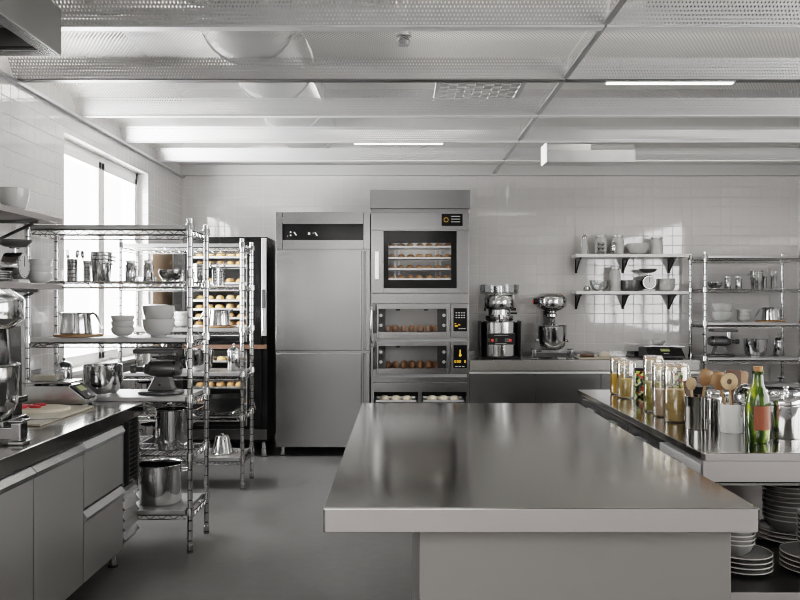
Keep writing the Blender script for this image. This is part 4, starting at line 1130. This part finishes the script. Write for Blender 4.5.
# crockery on the open shelf
SZ = .3465
def rimmed(name, prof, band, cat):
    t = thing(name, '', cat)
    MB().lathe(prof, seg=44).build(name + '_body', M['plate'], t)
    MB().lathe(band, seg=44).build('rim_band', M['plate_rim'], t)
    return t
P_dp = Proto(rimmed('dinner_plate', [(0, 0), (.085, 0), (.09, .003), (.138, .016), (.139, .0165), (.09, .008), (0, .004)], [(.1385, .0158), (.1405, .016), (.1405, .0195), (.136, .0195), (.136, .0168)], 'plate'))
P_cb = Proto(rimmed('cereal_bowl', [(0, 0), (.05, 0), (.055, .004), (.085, .03), (.098, .062), (.096, .063), (.08, .032), (.05, .008), (0, .006)], [(.0975, .060), (.1005, .061), (.1005, .066), (.0955, .066), (.0955, .062)], 'bowl'))
for k in range(4): P_dp.put((1.465 , 3.43, SZ + k * .0205), 'dinner plate on the open shelf, left stack, %s from the bottom' % ORD[k], group='dinner plates on the open shelf', scale=(.88, .88, 1))
for k in range(6): P_cb.put((1.435, 3.43, SZ + .0665 + k * .0185), 'grey bowl on the open shelf, half hidden left stack, %s from the bottom' % ORD[k], group='bowls stacked on the open shelf', scale=(.82, .82, .9))
for k in range(3): P_dp.put((1.87, 3.86, SZ + k * .0205), 'dinner plate under the tall rear bowl stack, open shelf, %s from bottom' % ORD[k], group='dinner plates on the open shelf')
for k in range(8): P_cb.put((1.87, 3.86, SZ + .0465 + k * .0225), 'grey bowl on the open shelf, tall rear stack, %s from the bottom' % ORD[k], group='bowls stacked on the open shelf', scale=(1.12, 1.12, 1))
for k in range(4): P_dp.put((1.775, 3.42, SZ + k * .0205), 'dinner plate on the open shelf, right front stack, %s from the bottom' % ORD[k], group='dinner plates on the open shelf')
for k in range(7): P_cb.put((1.80, 3.42, SZ + .0665 + k * .0195), 'grey bowl on the open shelf, right front stack, %s from the bottom' % ORD[k], group='bowls stacked on the open shelf', scale=(.95, .95, .9))

# jars, bottle, holders and canisters on the right worktop
ZT = .9005
def glass_jar(x, y, w, h, fill, m, label):
    t = thing('glass_storage_jar', label, 'jar', (x, y, ZT))
    r = w / 2
    MB().lathe([(0, .003), (r * .9, .003), (r, .012), (r, h * .88), (r * .95, h * .905), (r * .95, h * .92), (r * .975, h * .92), (r * 1.02, h * .885), (r * 1.02, .010), (r * .92, 0), (0, 0)], seg=32).build('jar_body', M['jarglass'], t)
    MB().lathe([(0, .008), (r * .88, .008), (r * .97, .018), (r * .97, h * fill), (0, h * fill)], seg=30).build('contents', m, t)
    l = MB().lathe([(0, h * .86), (r * .93, h * .86), (r * .93, h * .944), (r * 1.02, h * .945), (r * 1.02, h * .975), (r * .92, h * .985), (0, h * .985)], seg=30).build('glass_lid', M['lidglass'], t)
    MB().lathe([(0, h * .986), (r * .3, h * .986), (r * .3, h * .997), (0, h)], seg=16).build('lid_knob', M['glass'], l)
    MB().lathe([(r * .96, h * .925), (r * 1.03, h * .925), (r * 1.03, h * .943), (r * .96, h * .943)], seg=30).build('seal_ring', M['wood_l'], t)
    MB().tube([(r * 1.03, -.01, h * .80), (r * 1.09, -.006, h * .86), (r * 1.08, 0, h * .93), (r * .7, 0, h * .985)], .002, 6).build('wire_clip', M['chrome'], t)
    return t
glass_jar(1.392, 5.10, .100, .238, .55, M['orange'], 'glass jar of bright orange juice, farthest left on the right worktop')
glass_jar(1.385, 4.91, .106, .232, .50, M['gold'], 'glass jar of golden grain in front of the orange jar')
glass_jar(1.362, 4.31, .098, .305, .52, M['olivec'], 'tall glass jar half full of olive green pulses on the right worktop')
glass_jar(1.352, 4.13, .094, .280, .50, M['pinkc'], 'slim glass jar of pinkish brown pulses, left of the wide brown one')
glass_jar(1.362, 3.95, .114, .295, .54, M['brownc'], 'wide glass jar of olive brown pulses beside the wooden spoons')
t = thing('pickle_jar', 'dark jar of mixed green and red pickles behind the golden grain', 'jar', (1.497, 4.98, ZT))
MB().lathe([(0, 0), (.042, 0), (.046, .01), (.046, .145), (.036, .16), (0, .16)], seg=28).build('jar_body', M['pickle'], t)
MB().lathe([(0, .1605), (.038, .1605), (.04, .165), (.04, .178), (0, .18)], seg=28).build('jar_lid', M['black'], t)
t = thing('pickle_jar', 'clear jar of coloured sweets behind the brown pulses jar', 'jar', (1.545, 4.42, ZT))
MB().lathe([(0, 0), (.055, 0), (.058, .01), (.058, .20), (.045, .22), (0, .22)], seg=28).build('jar_body', M['pickle'], t)
MB().lathe([(0, .2205), (.047, .2205), (.05, .225), (.05, .245), (0, .25)], seg=28).build('jar_lid', M['chrome'], t)

# steel utensil cup
t = thing('utensil_cup', 'shiny steel utensil cup holding wooden tools, right of the brown jar', 'cup', (1.385, 3.74, ZT))
MB().lathe([(0, 0), (.047, 0), (.05, .005), (.05, .148), (.053, .152), (.047, .152), (.046, .008), (0, .006)], seg=32).build('cup_body', M['chrome'], t)
t = thing('utensil_cup', 'white ceramic utensil cup in front of the canisters, holding wooden spoons', 'cup', (1.503, 3.63, ZT))
MB().lathe([(0, 0), (.046, 0), (.049, .004), (.049, .126), (.0465, .128), (.044, .126), (.044, .008), (0, .006)], seg=32).build('cup_body', M['white_cer'], t)

def wooden_spoon(m, hole=False, w=.032, L=.17):
    t = thing('wooden_spoon', '', 'spoon')
    MB().tube([(0, 0, 0), (0, 0, L)], [.006, .0065], 8).build('handle', m, t)
    if not hole:
        MB().lathe([(0, -w * 1.25), (w * .6, -w * .95), (w, 0), (w * .75, w * .9), (0, w * 1.25)], (0, 0, L + w * 1.1), 20, mtx=Matrix.Scale(.3, 4, (0, 1, 0))).build('spoon_head', m, t)
    else:
        mm = MB().lathe([(w * .34, -.005), (w, -.005), (w * 1.04, 0), (w, .005), (w * .34, .005), (w * .34, -.005)], (0, 0, L + w * .95), 26, 'y')
        mm.xf(Matrix.Diagonal((1, 1, 1, 1))); mm.build('spoon_head', m, t)
    return t
def put(o, loc, rot, label): o.location = loc; o.rotation_euler = rot; o['label'] = label; return o
put(wooden_spoon(M['wood'], False, .038, .185), (1.503, 3.635, ZT + .01), (-.03, -.23, 0), 'plain wooden spoon leaning left in the white ceramic cup')
put(wooden_spoon(M['wood_l'], True, .038, .185), (1.503, 3.615, ZT + .01), (.0, -.07, 0), 'wooden spoon with a round hole in the white ceramic cup')
def turner(m):
    t = thing('wooden_turner', '', 'turner')
    MB().tube([(0, 0, 0), (0, 0, .165)], .0065, 8).build('handle', m, t)
    MB().prism([(-.014, .16), (.014, .16), (.036, .195), (.036, .262), (.028, .27), (-.028, .27), (-.036, .262), (-.036, .195)], -.004, .004, 'y', .002).build('blade', m, t)
    return t
put(turner(M['wood_d']), (1.513, 3.655, ZT + .01), (-.05, .06, 0), 'dark wooden turner at the back of the white ceramic cup')
put(turner(M['wood']), (1.523, 3.66, ZT + .01), (-.14, .20, 0), 'lighter wooden turner leaning right in the white ceramic cup')
t = thing('tea_strainer', 'round shiny strainer leaning right out of the white ceramic cup', 'strainer', (1.52, 3.60, ZT + .01), 0); t.rotation_euler = (.10, .16, 0)
MB().tube([(0, 0, 0), (0, 0, .115)], .004, 8).build('handle', M['chrome'], t)
MB().lathe([(.046, -.004), (.051, -.004), (.052, 0), (.051, .004), (.046, .004), (.042, .018), (.025, .032), (0, .036)], (0, 0, .167), 26, 'y').build('strainer_bowl', M['chrome'], t)
put(wooden_spoon(M['wood'], False, .036, .19), (1.395, 3.735, ZT + .01), (-.02, .15, 0), 'plain wooden spoon leaning right in the steel utensil cup')
put(wooden_spoon(M['wood_l'], False, .026, .17), (1.375, 3.74, ZT + .01), (.03, -.08, 0), 'small pale wooden spoon in the steel utensil cup')
put(turner(M['wood_d']), (1.385, 3.765, ZT + .01), (-.06, -.16, .4), 'dark wooden turner leaning left in the steel utensil cup').scale = (.6, .6, .8)

# oil bottle
t = thing('oil_bottle', 'green glass oil bottle with orange label and cork, nearest on the right worktop', 'bottle', (1.515, 3.385, ZT))
MB().lathe([(0, .004), (.040, .0), (.045, .008), (.047, .05), (.047, .165), (.043, .195), (.03, .225), (.022, .25), (.02, .285), (.024, .288), (.024, .298), (0, .298)], seg=36).build('bottle_body', M['bottle'], t)
mm = MB(); NA = 24
for i in range(NA):
    a0 = -2.35 + 2.7 * i / NA; a1 = -2.35 + 2.7 * (i + 1) / NA
    mm.quad([(.0476 * math.cos(a0), .0476 * math.sin(a0), .055), (.0476 * math.cos(a1), .0476 * math.sin(a1), .055), (.0476 * math.cos(a1), .0476 * math.sin(a1), .155), (.0476 * math.cos(a0), .0476 * math.sin(a0), .155)])
bmesh.ops.remove_doubles(mm.bm, verts=mm.bm.verts[:], dist=1e-5)
mm.build('bottle_label', M['bottle_label'], t, 'rust orange label')
MB().lathe([(0, .2985), (.017, .2985), (.019, .318), (0, .32)], seg=18).build('bottle_cork', M['cork_stop'], t)

# steel canisters
def canister(r, h):
    t = thing('steel_canister', '', 'canister')
    MB().lathe([(0, 0), (r * .97, 0), (r, .005), (r, h), (0, h)], seg=36).build('canister_body', M['polish'], t)
    l = MB().lathe([(0, h + .0005), (r * 1.02, h + .0005), (r * 1.03, h + .004), (r * 1.03, h + .018), (r * .98, h + .024), (r * .5, h + .027), (0, h + .027)], seg=36).build('canister_lid', M['chrome'], t)
    MB().lathe([(0, h + .027), (.008, h + .027), (.007, h + .036), (.014, h + .041), (.012, h + .048), (0, h + .05)], seg=14).build('lid_knob', M['chrome'], l)
    return t
cp = Proto(canister(.075, .125))
spots = [(1.680, 3.52, 1.12, 'large steel canister right of the oil bottle, nearest the front'), (1.615, 3.75, 1.0, 'steel canister behind the oil bottle'),
         (1.80, 3.73, 1.0, 'steel canister in the second row at the right picture edge'), (1.72, 3.95, 1.0, 'steel canister in the third row, middle of the worktop'),
         (1.52, 3.93, .85, 'steel canister behind the white ceramic cup'), (1.91, 3.96, 1.0, 'steel canister in the third row at the right picture edge'),
         (1.66, 4.17, .85, 'steel canister in the rear row, left one'), (1.86, 4.20, .9, 'steel canister in the rear row, right one')]
for x, y, s, l in spots: cp.put((x, y, ZT), l, scale=s, group='steel canisters on the right worktop')
p = mk_pot('casserole', .11, .10, True, True, 'pot', M['cast_black']); put(p, (1.70, 4.62, ZT), (0, 0, 0), 'black lidded casserole behind the wooden spoons')
p = mk_pot('frying_pan_pot', .12, .10, True, True, 'pot', M['cast_black']); put(p, (2.20, 4.62, ZT), (0, 0, 0), 'black lidded casserole behind the rear canisters at the right'); p.name = 'casserole.001'
b = tag(MB().box(-.05, .05, -.012, .012, 0, .22, .006).build('wooden_board', M['wood_d'], loc=(2.42, 4.62, ZT), rot=(0, .0, 0)), 'dark reddish wooden board standing at the right picture edge', 'board')

# ------------------------------------------------------------------ lights, world, camera
def area(name, loc, rot, sx, sy, power, c=(1, 1, 1)):
    l = bpy.data.lights.new(name, 'AREA'); l.shape = 'RECTANGLE'; l.size = sx; l.size_y = sy; l.energy = power; l.color = c
    o = bpy.data.objects.new(name, l); C.objects.link(o); o.location = loc; o.rotation_euler = rot
    return o
WARM = (1, .955, .89)
# plenum lamps
area('plenum_lamp', (-.45, 6.58, 3.2), (0, 0, 0), 2.3, .55, 38, WARM)
area('plenum_lamp', (2.95, 6.58, 3.2), (0, 0, 0), 2.4, .55, 38, WARM)
area('plenum_lamp', (-1.4, 5.1, 3.7), (0, 0, 0), 1.6, 1.0, 45, WARM)
area('plenum_lamp', (1.2, 3.5, 3.7), (0, 0, 0), 3.5, .8, 26, WARM)
# daylight through the left window, then an added upward fill for the ceiling
area('daylight', (WALL_L - .45, 6.47, 1.85), (0, -PI / 2, 0), 1.7, 1.9, 200)
area('added_ceiling_wash', (WALL_L - .9, 6.3, .75), (0, -PI / 2 - .7, 0), 1.2, 2.4, 560)
wl = bpy.data.lights['daylight']
# lamps inside the ovens
for nm_, lx, ly, lz, sx_, sy_, p_ in (('oven_lamp', OX0 + W / 2, OY0 + .3, zo(230.5), .6, .05, 1.3), ('oven_lamp', OX0 + W / 2, OY0 + .04, zo(308.6), .6, .04, .42), ('oven_lamp', OX0 + W / 2, OY0 + .04, zo(345.6), .6, .04, .28), ('oven_lamp', OC, BY0 + .03, 2.03, .5, .03, 1.9), ('oven_lamp', OC, BY0 + .03, 1.015, .5, .03, .8), ('oven_lamp', OX0 + W / 2, OY0 + .02, zo(392.4), .7, .03, .25)):
    area(nm_, (lx, ly, lz), (.5, 0, 0), sx_, sy_, p_, (1, .95, .88))
# added fill light behind the camera, not a fixture of the kitchen
area('rear_fill_light', (-.75, -1.2, 2.82), (0, 0, 0), 2.8, 3.0, 200, (1, .975, .965))
wd = bpy.data.worlds.new('overcast'); bpy.context.scene.world = wd; wd.use_nodes = True
bg = wd.node_tree.nodes['Background']; bg.inputs[0].default_value = (1, .975, .968, 1); bg.inputs[1].default_value = 10.0

cam = bpy.data.cameras.new('camera'); cam.sensor_width = 36; cam.lens = 36; cam.clip_start = .05
co = bpy.data.objects.new('camera', cam); C.objects.link(co); co.location = (0, 0, CAMZ); co.rotation_euler = (PI / 2, 0, 0)
sc = bpy.context.scene; sc.camera = co
sc.view_settings.view_transform = 'Filmic'
sc.view_settings.exposure = -.04
sc.cycles.max_bounces = 8; sc.cycles.diffuse_bounces = 4; sc.cycles.glossy_bounces = 5; sc.cycles.transparent_max_bounces = 16
sc.cycles.caustics_reflective = False; sc.cycles.caustics_refractive = False
sc.cycles.sample_clamp_indirect = 6
sc.cycles.use_denoising = True
sc.cycles.filter_width = 1.0
try: sc.view_settings.look = 'Medium High Contrast'
except Exception: pass
